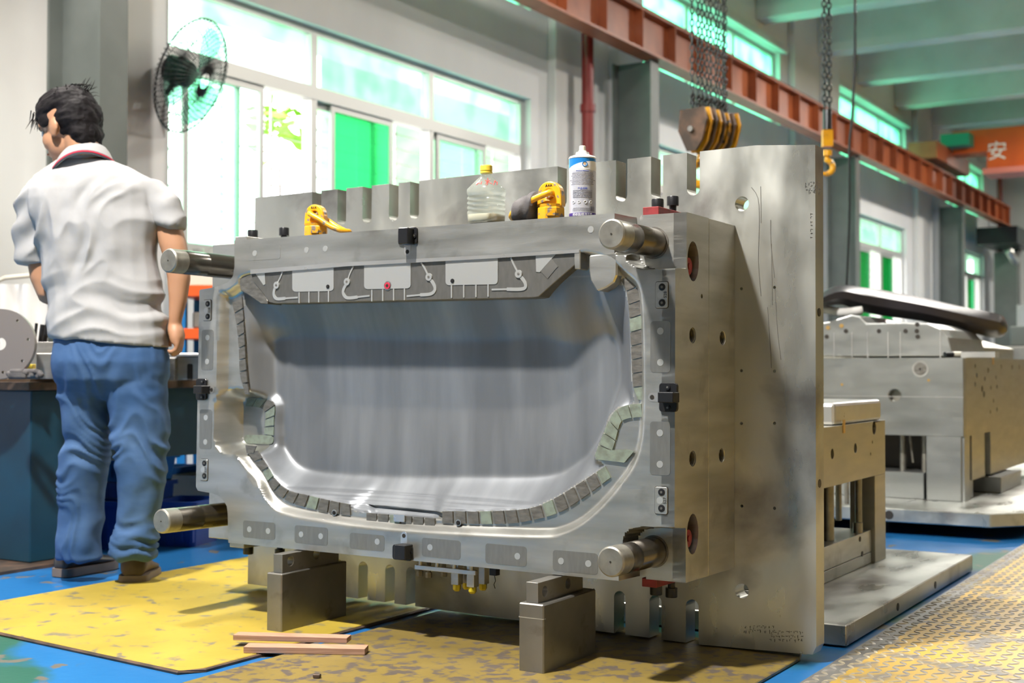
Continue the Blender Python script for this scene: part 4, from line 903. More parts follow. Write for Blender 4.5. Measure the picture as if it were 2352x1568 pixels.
# white swoosh over the blue
g = G(); n_ = 24; vs = []
for i in range(n_ + 1):
    a_ = -1.5 + 3.0 * i / n_; zt = .122 + .020 * math.sin((i / n_) * PI * .60); r = RC_ + .0004
    vs += [MC @ Vector((r * math.sin(a_), -r * math.cos(a_), .1205)), MC @ Vector((r * math.sin(a_), -r * math.cos(a_), zt))]
g.add(vs, [(2 * i, 2 * i + 2, 2 * i + 3, 2 * i + 1) for i in range(n_)]).out('white_swoosh', M_CANW, cn, smooth=True, fix=False)
def onc(x, z, r=RC_ + .0006): a_ = x / RC_; return MC @ Vector((r * math.sin(a_), -r * math.cos(a_), z))
G().tube([onc(.006 + .006 * math.cos(q / 16 * 2 * PI), .1335 + .006 * math.sin(q / 16 * 2 * PI)) for q in range(16)], .0011, 5, closed=True).out('logo_ring', M_CANB, cn)
g = G()
for q in (0, 1, 2): c_ = onc(.006 + .0018 * math.cos(q * 2.1 + .5), .1335 + .0018 * math.sin(q * 2.1 + .5)); g.ell(c_, (.0011, .0011, .0011), n=8, m=5)
g.out('logo_mark', mat('orange_print', (.8, .3, .03), 0, .5), cn)
M_INK = mat('grey_print', (.16, .16, .20), 0, .6); M_INKB = mat('blue_print', (.03, .08, .45), 0, .6)
textmesh('heading_text', '产品说明', .0062, M_INKB, cn, MC @ Matrix.Translation((0, 0, .071)), .0001, RC_ + .0004)
textmesh('heading_text', 'Product features', .005, M_INKB, cn, MC @ Matrix.Translation((0, 0, .1165)), .0001, RC_ + .0004)
rnd = random.Random(5)
def para(zs, w0, cjk, size):
    for z in zs:
        s_ = ''.join(rnd.choice('的是用品表面喷涂使油模具清洁剂产安全距离均匀') for _ in range(int(w0 / size * 1.0))) if cjk else ' '.join(''.join(rnd.choice('aeioustrnlmpd') for _ in range(rnd.randint(2, 7))) for _ in range(9))
        textmesh('label_text', s_, size, M_INK, cn, MC @ Matrix.Translation((0, 0, z)), .0001, RC_ + .0004)
para([.1115 - .0036 * k for k in range(9)], .05, False, .0032); para([.066 - .0042 * k for k in range(5)], .055, True, .0034); para([.022 - .0034 * k for k in range(3)], .05, False, .0028)
g = G()
for i, x in enumerate((-.024, -.009, .007, .022)): g.tube([onc(x + .0035 * math.cos(q / 12 * 2 * PI), .037 + .0035 * math.sin(q / 12 * 2 * PI)) for q in range(12)], .0007, 4, closed=True)
g.out('pictogram_row', M_CANW, cn)
g = G()
for i in range(14):
    x = .021 + .0011 * i
    if i % 3 != 1: g.add([onc(x, .014), onc(x + .0006, .014), onc(x + .0006, .026), onc(x, .026)], ((0, 1, 2, 3),))
g.out('barcode', M_INK, cn, fix=False)
textmesh('brand_text', '超级脱模剂干性', .008, M_CANW, cn, MC @ Matrix.Translation((0, 0, .005)), .0001, RC_ + .0005)
# ------------------------------------------------------------ floor sheets
def sheet_mat(name, c1, c2, grime, s, ramp3):
    return mat(name, c1, 0, .42, c2, 2.5, (1, 1, 1), (.3, .7), col3=grime, s3=s, ramp3=ramp3, bump=.12, bscale=40, rvar=.1)
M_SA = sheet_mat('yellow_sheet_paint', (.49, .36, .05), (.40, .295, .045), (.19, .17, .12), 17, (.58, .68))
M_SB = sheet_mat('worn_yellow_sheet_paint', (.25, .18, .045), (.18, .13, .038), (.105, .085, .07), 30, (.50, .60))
a = aZ(455, 1555, 0); b = aZ(-140, 1422, 0)
XA1 = -2.335; XA0 = -3.56
def sheet(name, pts, z, m, label):
    c = sum((Vector(p) for p in pts), Vector()) / len(pts); t = G().prism([(p[0], p[1]) for p in pts], 0.0005, z, lambda u, v, w: (u, v, w)).out(name, m, None, bevel=.002, origin=(c.x, c.y, 0)); tag(t, label, 'floor plate')
sheet('floor_sheet', [(XA0, 2.43, 0), (XA1 - .03, a.y + .0, 0), (XA1, a.y + .05, 0), (XA1, 5.6, 0), (XA0, 5.6, 0)], .010, M_SA, 'bright yellow painted steel sheet on the floor at the left')
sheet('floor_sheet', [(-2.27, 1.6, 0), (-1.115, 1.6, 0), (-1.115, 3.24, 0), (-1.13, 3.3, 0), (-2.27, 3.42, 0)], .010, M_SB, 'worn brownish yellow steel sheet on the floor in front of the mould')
# rusty black edge of the left sheet
t = G().tube([(XA0, 2.425, .004), (-3.0, 2.37, .003), (XA1 - .03, a.y - .004, .004), (XA1 + .004, a.y + .05, .003), (XA1 + .006, 3.0, .002), (XA1 + .006, 4.5, .003)], .0065, 6).out('sheet_edge', M_RUST, None, origin=(XA1, 2.6, 0)); tag(t, 'dark rusty rim along the yellow floor sheet corner', 'edge strip')
# checker plate
M_CK = mat('checker_plate_paint', (.60, .36, .02), .0, .42, (.42, .27, .04), 3, ramp=(.35, .7), col3=(.15, .14, .13), s3=7, ramp3=(.52, .62), rvar=.1)
M_CKT = mat('worn_tread_steel', (.42, .36, .24), .3, .38, (.28, .27, .26), 9, ramp=(.4, .6), rvar=.08)
cp = thing('checker_plate', 'yellow worn diamond tread plate covering the floor at the right', 'floor plate', (.2, 5, 0))
X0c = -1.03
M_CKE = mat('bare_plate_edge', (.22, .215, .20), .4, .4, (.14, .13, .12), 10)
G().box((X0c + .06, -8.9, .0005), (8.9, 33, .008)).out('sheet_body', M_CK, cp)  # carried far out of view to bounce warm light onto the walls
G().box((X0c, -8.9, .0005), (X0c + .06, 33, .0078)).out('worn_edge', M_CKE, cp)
vs, fs = [], []; pit = .034
ny = int(6.6 / pit)
for i in range(ny):
    yy = 2.3 + i * pit; nx = int(min(3.4, .5 + (yy - 2.0) * .55) / pit)
    for j in range(nx):
        xx = X0c + .02 + j * pit + (.0)
        a_ = PI / 4 if (i + j) % 2 else -PI / 4
        c_, s_ = math.cos(a_), math.sin(a_); k = len(vs)
        for px, py, pz in ((-.0185, 0, .0078), (-.008, -.0056, .0078), (.008, -.0056, .0078), (.0185, 0, .0078), (.008, .0056, .0078), (-.008, .0056, .0078), (-.013, 0, .0102), (-.006, -.003, .0102), (.006, -.003, .0102), (.013, 0, .0102), (.006, .003, .0102), (-.006, .003, .0102)):
            vs.append((xx + px * c_ - py * s_, yy + px * s_ + py * c_, pz))
        for q in range(6): fs.append((k + q, k + (q + 1) % 6, k + 6 + (q + 1) % 6, k + 6 + q))
        fs.append(tuple(k + 6 + q for q in range(6)))
o = mesh('tread_pattern', vs, fs, M_CKT, cp, fix=False); o['kind'] = 'stuff'
# wood strips
M_PLY = mat('plywood_edge', (.42, .26, .19), 0, .7, (.28, .16, .11), 6, (1, 1, 40), (.4, .6)); M_PLYT = mat('plywood_face', (.46, .235, .15), 0, .65, (.52, .31, .21), 3, (2, 12, 1))
def wood(p0, p1, wdt, th, z, label):
    a_, b_ = aZ(*p0, z), aZ(*p1, z); d = (b_ - a_).normalized(); n_ = Vector((-d.y, d.x, 0)); g = G()
    vs = [a_, b_, b_ + n_ * wdt, a_ + n_ * wdt]; vs = [Vector((p.x, p.y, z)) for p in vs]
    t = g.add(vs + [p + U3 * th for p in vs], ((0, 1, 2, 3), (7, 6, 5, 4), (0, 4, 5, 1), (1, 5, 6, 2), (2, 6, 7, 3), (3, 7, 4, 0))).out('wood_strip', [M_PLY, M_PLYT], None, bevel=.0008, origin=(a_ + b_) / 2)
    for p in t.data.polygons:
        if p.normal.z > .9: p.material_index = 1
    tag(t, label, 'wood')
wood((559, 1499), (838, 1504), .05, .016, .0105, 'pinkish plywood strip lying in front on the yellow floor sheet')
wood((535, 1470), (797, 1477), .045, .014, .0265, 'pale plywood strip lying crosswise behind on the front strip')
tg = G().box((-.009, -.006, 0), (.009, .006, .009), Matrix.Translation(aZ(728, 1556, .0105)) @ Matrix.Rotation(.4, 4, 'Z')).out('debris_nut', M_RUST, None, bevel=.0015, origin=aZ(728, 1556, .0105)); tag(tg, 'tiny dark metal scrap on the worn sheet at the bottom edge', 'scrap')
# ------------------------------------------------------------ PART3
# ------------------------------------------------------------ worker
T0 = 4.5
DV = Vector((FV.x, FV.y, 0)).normalized()
def pp(px, py, d=0.): return CP + ray(px, py) * (T0 / 1.0) + DV * d
KP = T0 / FPX
def ring(cx, cy, hw, hd, d=0., n=22, e=2.4, tilt=0., scale=1.):
    c = pp(cx, cy, d); out = []
    for j in range(n):
        a_ = 2 * PI * j / n; c_, s_ = math.cos(a_), math.sin(a_); k = (abs(c_) ** e + abs(s_) ** e) ** (-1 / e)
        x = hw * KP * k * c_ * scale; out.append(c + RV * x + DV * (hd * k * s_ * scale) + U3 * (-tilt * x))
    return out
M_SKIN = mat('skin', (.50, .27, .16), 0, .5, (.42, .21, .12), 6, ramp=(.3, .8)); M_HAIR = mat('black_hair', (.005, .004, .005), 0, .62, (.016, .013, .016), 30, (1, 1, 4), (.4, .8), bump=.5, bscale=160)
M_HAIR.node_tree.nodes['Principled BSDF'].inputs['Specular IOR Level'].default_value = .22
M_SHIRT = mat('light_grey_shirt', (.40, .40, .41), 0, .85, (.37, .37, .38), 20, bump=.08, bscale=600)
M_JEANS = mat('blue_denim', (.03, .085, .21), 0, .85, (.085, .17, .35), 5, (1, 1, 2.2), (.35, .75), bump=.2, bscale=500, rvar=.05)
per_ = thing('person', 'person in light grey polo shirt and blue jeans standing with back turned', 'person', aZ(230, 1335, 0))
TORSO = [(195, 368, 62, .065, .0), (205, 388, 100, .08, .0), (212, 408, 132, .10, 0), (217, 440, 146, .115, 0), (219, 500, 141, .122, 0), (226, 560, 134, .12, 0), (232, 620, 130, .115, 0), (238, 680, 130, .115, 0), (244, 730, 130, .125, 0), (251, 765, 131, .132, 0), (254, 786, 132, .134, 0)]
LSL = [(100, 418, 30, .055, 0), (86, 440, 35, .06, 0), (74, 490, 36, .062, .01), (69, 550, 36, .06, .02), (71, 602, 34, .056, .03)]
RSL = [(335, 415, 36, .055, 0), (356, 440, 38, .06, 0), (376, 475, 36, .06, 0), (391, 517, 31, .055, 0)]
PEL = [(255, 765, 124, .112, 0), (254, 790, 127, .122, 0), (253, 830, 130, .137, 0), (254, 870, 128, .132, .01), (253, 900, 116, .105, .02), (253, 915, 96, .07, .03)]
LLEG = [(190, 850, 62, .10, .03), (188, 905, 62, .10, .04), (191, 950, 55, .095, .05), (190, 1000, 50, .085, .06), (180, 1050, 50, .08, .07), (170, 1100, 50, .075, .08), (166, 1150, 49, .07, .09), (165, 1200, 49, .07, .1), (162, 1250, 50, .07, .1), (162, 1293, 52, .074, .1)]
RLEG = [(318, 850, 62, .10, 0), (318, 905, 66, .105, 0), (320, 950, 65, .10, 0), (321, 1000, 63, .092, 0), (325, 1050, 54, .085, 0), (325, 1100, 48, .08, 0), (322, 1150, 46, .075, 0), (315, 1200, 43, .072, 0), (309, 1245, 46, .076, 0), (305, 1278, 45, .074, 0)]
# body: one continuous surface
g = G()
for part, sc_ in ((TORSO, .9), (PEL, .9), (LLEG, .82), (RLEG, .82)): g.rings([ring(*r, scale=sc_) for r in part])
g.rings([ring(*r) for r in [(90, 440, 24, .035, 0), (80, 520, 27, .042, .02), (82, 590, 26, .042, .03), (88, 640, 25, .042, .035), (98, 678, 20, .036, .04), (104, 694, 10, .02, .045)]])
g.tube([pp(98, 672, .03), pp(122, 688, .16), pp(150, 690, .28)], [.036, .033, .026], 12)
g.ell(pp(158, 690, .33), (.03, .045, .035))
g.rings([ring(*r) for r in [(345, 440, 25, .035, 0), (385, 505, 29, .044, 0), (397, 560, 31, .045, 0), (407, 600, 28, .042, 0), (411, 640, 25.5, .040, 0), (409, 690, 20, .033, 0), (403, 735, 14.5, .026, 0), (401, 750, 15, .022, 0)]])
g.rings([ring(*r) for r in [(401, 742, 14, .022, 0), (404, 758, 18, .034, 0), (407, 775, 17, .04, 0), (407, 790, 12, .038, 0)]])
for i, (dz, ln) in enumerate(((.030, 1.0), (.010, 1.08), (-.011, 1.0), (-.030, .82))):
    k = ln; g.tube([pp(408, 768, dz), pp(413, 786 + 3 * k, dz), pp(409, 786 + 20 * k, dz * .95), pp(398, 786 + 28 * k, dz * .9), pp(389, 786 + 22 * k, dz * .9)], [.0085, .009, .0085, .0078, .006], 8)
g.tube([pp(396, 752, .018), pp(388, 768, .034), pp(384, 784, .034), pp(386, 796, .03)], [.011, .010, .009, .007], 8)
hf = (-RV * .87 + DV * .38 - U3 * .28).normalized(); hx = hf.cross(U3).normalized(); hz = hx.cross(hf)
HO = pp(160, 293, 0)
HM = Matrix((( hx.x, hf.x, hz.x, HO.x), (hx.y, hf.y, hz.y, HO.y), (hx.z, hf.z, hz.z, HO.z), (0, 0, 0, 1)))
HM = HM @ Matrix.Scale(1.05, 4); H3 = HM.to_3x3()
def he(c, r, gg, n=20, m=14): gg.ell(HM @ Vector(c), r, H3, n, m)
he((0, -.008, .03), (.078, .098, .09), g); he((0, .035, -.045), (.058, .058, .062), g); he((0, .068, -.088), (.028, .022, .02), g)
he((0, .098, -.022), (.013, .020, .022), g, 12, 8); he((0, .090, -.062), (.022, .012, .012), g, 12, 8); he((0, .070, .028), (.058, .026, .03), g)
for s in (-1, 1): he((s * .074, .005, -.018), (.009, .017, .027), g, 12, 8); he((s * .080, -.006, -.008), (.007, .016, .024), g, 12, 8); he((s * .036, .052, -.030), (.026, .034, .036), g, 12, 8)
g.tube([HM @ Vector((0, -.03, -.02)), HM @ Vector((0, -.035, -.08)), pp(192, 360, 0), pp(205, 400, 0)], [.058, .056, .062, .085], 18)
body = g.out('body', M_SKIN, None); remesh(body, .0055, 3, .5)
body.data.materials.clear(); body.data.materials.append(M_SKIN)
Wp = W(per_).inverted(); body.data.transform(Wp); body.parent = per_
g = G()
for s in (-1, 1):
    e_ = G().ell(HM @ Vector((s * .031, .079, .002)), (.013, .012, .012), H3, 12, 8).out('eye', mat('eye_white', (.8, .8, .78), 0, .2), per_, smooth=True)
    G().ell(HM @ Vector((s * .031, .0895, .002)), (.005, .003, .005), H3, 8, 6).out('iris', M_BLACK, e_, smooth=True)
    G().tube([HM @ Vector((s * .018, .099, .020)), HM @ Vector((s * .034, .094, .024)), HM @ Vector((s * .05, .080, .019))], .0032, 6).out('eyebrow', M_HAIR, per_)
G().tube([HM @ Vector((-.02, .096, -.062)), HM @ Vector((0, .103, -.061)), HM @ Vector((.02, .096, -.062))], .003, 6).out('mouth', mat('lips', (.40, .14, .11), 0, .5), per_)
def finish(o, vox, disp=None, it=3):
    remesh(o, vox, it)
    me = o.data; n = len(me.vertices)
    if disp:
        nrm = np.empty(n * 3, 'f'); me.vertices.foreach_get('normal', nrm); co = np.empty(n * 3, 'f'); me.vertices.foreach_get('co', co); co = co.reshape(-1, 3); nrm = nrm.reshape(-1, 3)
        dd = np.array([disp(c) for c in co]); co += nrm * dd[:, None]; me.vertices.foreach_set('co', co.ravel())
    me.transform(Wp); o.parent = per_; me.update()
g = G(); he((0, .0, .066), (.085, .106, .070), g, 24, 16); he((0, -.040, .020), (.084, .078, .088), g, 24, 16); he((0, -.060, -.035), (.068, .045, .062), g, 20, 12)
he((0, .062, .066), (.066, .036, .040), g); 
for s in (-1, 1): he((s * .067, .034, .036), (.013, .032, .030), g, 12, 8)
hair = g.out('hair', M_HAIR, None); 
HI = HM.inverted()
def hd_(c):
    p = HI @ Vector(c); return .006 * noise.noise((p.x * 45, p.y * 14, p.z * 45)) + .003 * noise.noise((p.x * 120, p.y * 30, p.z * 120))
finish(hair, .0045, hd_, 2)
g = G(); rnd = random.Random(2)
for i in range(90):
    a_ = rnd.uniform(0, 2 * PI); r = rnd.uniform(.2, 1) ; b = Vector((math.cos(a_) * .075 * r, -.02 + math.sin(a_) * .095 * r, .066 + .066 * math.sqrt(max(0, 1 - r * r * .95)))); dr = Vector((math.cos(a_) * .8 + rnd.gauss(0, .2), -.5 + math.sin(a_) * .6 + rnd.gauss(0, .2), -.1 + .15 * rnd.random())).normalized(); L_ = rnd.uniform(.015, .03)
    g.tube([HM @ b, HM @ (b + dr * L_ * .6), HM @ (b + dr * L_ + Vector((0, -.004, -.008)))], [.0018, .001, .0003], 4)
for i in range(16):
    b = Vector((rnd.uniform(-.02, .03), -.085 + rnd.gauss(0, .012), .098 + rnd.gauss(0, .01))); dr = Vector((rnd.gauss(0, .3), -1, .5 + rnd.gauss(0, .3))).normalized()
    g.tube([HM @ b, HM @ (b + dr * .02), HM @ (b + dr * .038)], [.0014, .001, .0002], 4)
for i in range(40):
    b = Vector((rnd.uniform(-.065, .065), .085, .075 + rnd.gauss(0, .012))); dr = Vector((rnd.gauss(0, .2), .35, -.9)).normalized(); g.tube([HM @ b, HM @ (b + dr * .025), HM @ (b + dr * rnd.uniform(.035, .055))], [.002, .0014, .0003], 4)
o = g.out('hair_strands', M_HAIR, per_, fix=False); o['kind'] = 'stuff'
# shirt
def fold(x, z, f, ph): return math.sin(ph + f * z + 2.2 * noise.noise((x * 5, z * 4, ph)))
def shirt_d(c):
    v = Vector(c) - CP; x = v.dot(RV) + .0; z = c[2]
    px = 230 + (x / T0 * FPX + 1176 - 230) ; X_ = v.dot(RV) / v.dot(FV) * FPX + 1176; Y_ = 845 - (z - .75) / T0 * FPX
    xn = (X_ - 235) / 130; low = max(0, min(1, (Y_ - 610) / 70)) * max(0, min(1, (800 - Y_) / 60)); up = max(0, min(1, (660 - Y_) / 80)) * max(0, min(1, (Y_ - 400) / 60))
    cr = (1 - abs(noise.noise((x * 3.0 + .3, 7, z * 15 + 2.2 * noise.noise((x * 3, 2, z * 3))))) * 2.6)
    d = low * .016 * max(cr, -.3)
    f2 = 1 - abs(noise.noise((x * 13 - z * 7 + 1.5 * noise.noise((x * 4, 9, z * 4)), 3.3, z * 5 + x * 2))) * 2.6
    d += up * .015 * max(f2, -.3); d += .003 * noise.noise((x * 20, z * 20, 1.5))
    return d
g = G()
for part in (TORSO, LSL, RSL): g.rings([ring(*r, tilt=(.10 if part is TORSO and r[1] > 740 else .28 if part is RSL and r[1] > 500 else 0)) for r in part])
sh = g.out('shirt', M_SHIRT, None); finish(sh, .006, shirt_d, 3)
M_RED = mat('red_trim', (.65, .03, .07), 0, .8); M_NAVY = mat('dark_trim', (.06, .07, .09), 0, .8)
def hoop(cx, cy, hw, hd, tilt, r, m, nm, d=0., full=True, par=per_):
    rr = ring(cx, cy, hw, hd, d, 36, 2.2, tilt); G().tube(rr, r, 6, closed=True).out(nm, m, par, smooth=True)
# collar: folded band, low towards the face
nc_ = pp(190, 372, 0); rs = []; fd = Vector((hf.x, hf.y, 0)).normalized()
for rad, z, in ((.060, -.02), (.061, .040), (.066, .044), (.074, .034), (.088, .006), (.092, -.004), (.088, -.006), (.078, .0)):
    row = []
    for j in range(40):
        a_ = 2 * PI * j / 40; o_ = RV * math.cos(a_) * rad * 1.2 + DV * math.sin(a_) * rad * 1.1; row.append(nc_ + o_ + U3 * (z - .34 * o_.dot(fd) - .05 * (abs(o_.dot(RV)) / .1) ** 2 * .6))
    rs.append(row)
co_ = G().rings(rs, cap=False).out('collar', M_SHIRT, per_, smooth=True)
def chain_(i0, k, m, nm, r):
    pts = [Vector(rs[i0][j]).lerp(Vector(rs[i0 + 1][j]), k) for j in range(40)]; pts = [p + (p - nc_).normalized() * .001 for p in pts]; G().tube(pts, r, 6, closed=True).out(nm, m, co_, smooth=True)
chain_(4, .45, M_RED, 'red_trim', .0032); chain_(4, .05, M_NAVY, 'dark_trim', .0016); chain_(4, 1.0, M_NAVY, 'dark_trim', .0022)
hoop(391, 514, 31.5, .056, .28, .0035, M_SHIRT, 'cuff_band'); hoop(392, 506, 32, .057, .28, .0025, M_RED, 'cuff_trim'); hoop(71, 600, 35, .057, 0, .0035, M_SHIRT, 'cuff_band', .03); hoop(71, 593, 35.5, .058, 0, .0025, M_RED, 'cuff_trim', .03)
# jeans
def jeans_d(c):
    z = c[2]; v = Vector(c) - CP; x = v.dot(RV)
    w_ = .22 + .65 * math.exp(-((z - .42) / .13) ** 2) + .9 * math.exp(-((z - .13) / .07) ** 2) + .25 * math.exp(-((z - .70) / .08) ** 2)
    cr = 1 - abs(noise.noise((x * 8, 5, z * 13 + x * 7 + 2.5 * noise.noise((x * 9, 1, z * 6))))) * 2.8
    return w_ * .015 * max(cr, -.35) + .003 * noise.noise((x * 18, z * 18, 4))
g = G()
for part in (PEL, LLEG, RLEG): g.rings([ring(*r) for r in part])
je = g.out('jeans', M_JEANS, None); finish(je, .0075, jeans_d, 3)
M_STITCH = mat('denim_seam', (.10, .16, .28), 0, .8)
for x0, x1 in ((140, 205), (300, 362)):
    pts = [(x0, 800), (x0 + 2, 862), ((x0 + x1) / 2, 882), (x1 - 2, 860), (x1, 798)]
    G().tube([pp(x, y, -.142 + .10 * ((x - 254) / 135) ** 4) for x, y in spline(pts, 5)], .0022, 5).out('pocket_seam', M_STITCH, je)
M_SHOE = mat('brown_shoe_leather', (.14, .105, .085), 0, .55, (.09, .07, .06), 20); M_SOLE = mat('brown_shoe_sole', (.20, .155, .125), 0, .6)
def shoe(heel, toe, w, mat_u, label=None):
    h, t_ = Vector(heel), Vector(toe); d = (t_ - h); L_ = d.length; d.normalize(); s_ = Vector((-d.y, d.x, 0)); rs = []; ss_ = []
    for q, hw, z1 in ((-.01, .022, .05), (.02, .034, .085), (.12, .038, .115), (.27, .040, .118), (.40, .041, .095), (.58, .046, .070), (.78, .047, .058), (.93, .036, .046), (1, .016, .030)):
        c = h + d * (q * L_); rs.append([c + s_ * (hw * w * math.cos(a_) * (1 if math.sin(a_) < .3 else 1 - .35 * (math.sin(a_) - .3))) + U3 * (.022 + (z1 - .022) * (.5 + .5 * math.sin(a_))) for a_ in [2 * PI * k / 18 for k in range(18)]])
    for q, hw in ((-.03, .024), (0, .036), (.1, .043), (.35, .040), (.6, .050), (.8, .051), (.95, .038), (1.02, .018)):
        c = h + d * (q * L_); ss_.append([c + s_ * (hw * w * sx_) + U3 * zz for sx_, zz in ((-1, .003), (1, .003), (1.02, .016), (.98, .032), (-.98, .032), (-1.02, .016))])
    o = G().rings(rs).out('shoe', mat_u, per_, smooth=True); G().rings(ss_).out('sole', M_SOLE, o, smooth=.8)
    g = G()
    for k in range(4):
        c = h + d * (L_ * (.36 + .07 * k)) + U3 * (.108 - .014 * k); g.tube([c - s_ * .022, c + U3 * .004, c + s_ * .022], .0022, 5)
    g.out('laces', M_BLACK, o)
a_ = aZ(138, 1326, 0); b_ = aZ(258, 1303, 0); shoe((a_.x, a_.y, 0), (b_.x, b_.y, 0), 1.1, mat('black_shoe_leather', (.03, .027, .027), 0, .35))
a_ = aZ(304, 1343, 0); shoe((a_.x, a_.y, 0), tuple(Vector((a_.x, a_.y, 0)) + DV * .24 - RV * .02), 1.22, M_SHOE)
# ------------------------------------------------------------ workbench and what stands on and under it
BXF, BYF = -4.135, 3.27; BT = .705
wb = thing('workbench', 'heavy dark teal steel workbench along the left behind the worker', 'workbench', (BXF - .5, BYF + 1.2, 0))
G().box((BXF - 1.0, BYF, 0.012), (BXF, BYF + .28, BT - .04)).out('pedestal', M_BLUEP, wb, bevel=.004)
G().box((BXF - .03, BYF + .28, .375), (BXF, BYF + 2.3, BT - .04)).out('apron', M_BLUEP, wb)
G().box((BXF - 1.0, BYF + 1.95, 0.012), (BXF, BYF + 2.3, BT - .04)).out('pedestal', M_BLUEP, wb, bevel=.004)
G().box((BXF - 1.05, BYF - .04, BT - .04), (BXF + .04, BYF + 2.35, BT - .006)).out('worktop', M_RUST, wb, bevel=.003)
G().box((BXF - 1.0, BYF - .02, BT - .006), (BXF + .02, BYF + .75, BT + .004)).out('board', mat('brown_board', (.50, .33, .20), 0, .7), wb)
G().box((BXF - 1.05, BYF - .25, 0), (BXF + .09, BYF + .3, .012)).out('floor_pan', M_RUST, wb)
def pt(px, py, tt): return CP + ray(px, py) * tt
MY = Matrix.Rotation(YAW, 4, 'Z')
def fb(name, x0, y0, x1, y1, tt, dep, m, label, cat, holes=(), z0=None, parent=None, group=None, bev=.002, part='block_body'):
    """box standing upright, facing the camera's side, spanned by the pixels given at distance tt"""
    a = pt(x0, y0, tt); b = pt(x1, y1, tt); c = (a + b) / 2; w = (b - a).dot(RV); zt, zb = a.z, (b.z if z0 is None else z0); o = Vector((c.x, c.y, zb))
    M = Matrix.Translation(o) @ MY; t = thing(name, label, cat, o, YAW, group)
    hh = [circ((x - (x0 + x1) / 2) / (x1 - x0) * w, (y1 - y) / (y1 - y0) * (a.z - b.z), r, 12) for x, y, r in holes]
    G().prism([(-w / 2, 0), (w / 2, 0), (w / 2, zt - zb), (-w / 2, zt - zb)], 0, dep, lambda u, v, q: (u, q, v), hh).out(part, m, t, space=M, bevel=bev)
    return t, M, w, zt - zb
zt_ = BT + .004
fb('steel_block', 82, 811, 140, 858, 4.93, .12, M_STEEL, 'grey rectangular steel block on the bench just left of the worker', 'block', z0=zt_)
fb('drilled_bar', 56, 785, 128, 812, 5.15, .05, M_STEEL, 'drilled steel bar lying behind on the bench between the flange disc and the worker', 'steel bar', ((76, 797, .008), (87, 797, .008)), z0=zt_)
fb('yellow_wedge', 54, 836, 74, 852, 5.0, .05, M_CAP, 'small yellow piece lying beside the flange disc', 'block', z0=zt_)
dc = pt(2, 790, 4.82); dn = -FV.copy(); dn.z = 0; dn.normalize(); dn = (dn + U3 * .06).normalized()
fd_ = thing('flange_disc', 'round steel flange disc with a bore and bolt holes standing on the bench', 'flange', (dc.x, dc.y, zt_))
ax_ = U3.cross(dn).normalized(); ay_ = dn.cross(ax_); rD = dc.z - zt_; hh = [circ(0, 0, .024, 24)] + [circ(.082 * rD / .1 * math.cos(a_), .082 * rD / .1 * math.sin(a_), .0055, 10) for a_ in np.linspace(.15, 2 * PI + .15, 9)[:-1]]
G().prism(circ(0, 0, rD, 48), -.012, .012, lambda u, v, w: dc + ax_ * u + ay_ * v + dn * w, hh).out('disc', mat('brownish_steel', (.30, .27, .26), .6, .45), fd_, bevel=.001)
for i, (x0, y0, x1, y1, l) in enumerate(((72, 784, 84, 742, 'thin black rod leaning behind the drilled bar'), (83, 784, 98, 745, 'short thick black rod leaning in the middle behind the drilled bar'), (88, 786, 112, 730, 'long black rod leaning rightmost behind the drilled bar'))):
    a, b = pt(x0, y0, 5.28 + .06 * i), pt(x1, y1, 5.28 + .06 * i); a.z = zt_ + .01; t = G().cyl(a, b, (.006, .010, .010)[i], n=10).out('black_rod', M_BLACK, None, smooth=.6, origin=a); tag(t, l, 'rod')
cl = pt(58, 850, 4.70); g = G(); rnd = random.Random(9)
for i in range(5): g.tube(spline([Vector((cl.x, cl.y, zt_ + .012 + .004 * i)) + RV * (.05 * math.cos(q) + rnd.uniform(-.012, .012)) + DV * (.03 * math.sin(q)) for q in np.linspace(0, 5, 6)], 3), .011, 6)
t = g.out('crumpled_rag', M_CLOTH, None, smooth=True, origin=(cl.x, cl.y, zt_)); tag(t, 'dark crumpled rag on the bench in front of the flange disc', 'rag')
c = pt(78, 855, 4.85); t = G().cyl((c.x - .012, c.y, zt_ + .0095), (c.x + .012, c.y, zt_ + .0095), .009, n=12).out('copper_stub', mat('copper', (.75, .35, .2), .7, .4), None, smooth=.6, origin=(c.x, c.y, zt_)); tag(t, 'tiny copper coloured stub on the bench board edge', 'stub')
t, M, w, h = fb('slotted_block', 404, 819, 520, 866, 5.45, .16, M_STEEL, 'light steel block with an upright slot on the bench right of the hand', 'block', z0=BT - .0055)
G().prism(rrect(-w / 2 + (430 - 404) / 116 * w, -.001, -w / 2 + (443 - 404) / 116 * w, h * .7, .006, 3), -.001, .002, lambda u, v, q: (u, q, v)).out('slot', M_HOLE, t, space=M)
fb('dark_block', 380, 822, 402, 866, 5.35, .05, M_DARKST, 'dark steel block on the bench directly behind the hand', 'block', z0=BT - .0055)
tz = pt(380, 812, 5.4).z
fb('bright_plate', 378, 811, 470, 818, 5.36, .25, M_BRIGHT, 'thin bright steel plate laid flat over the blocks by the hand', 'plate')
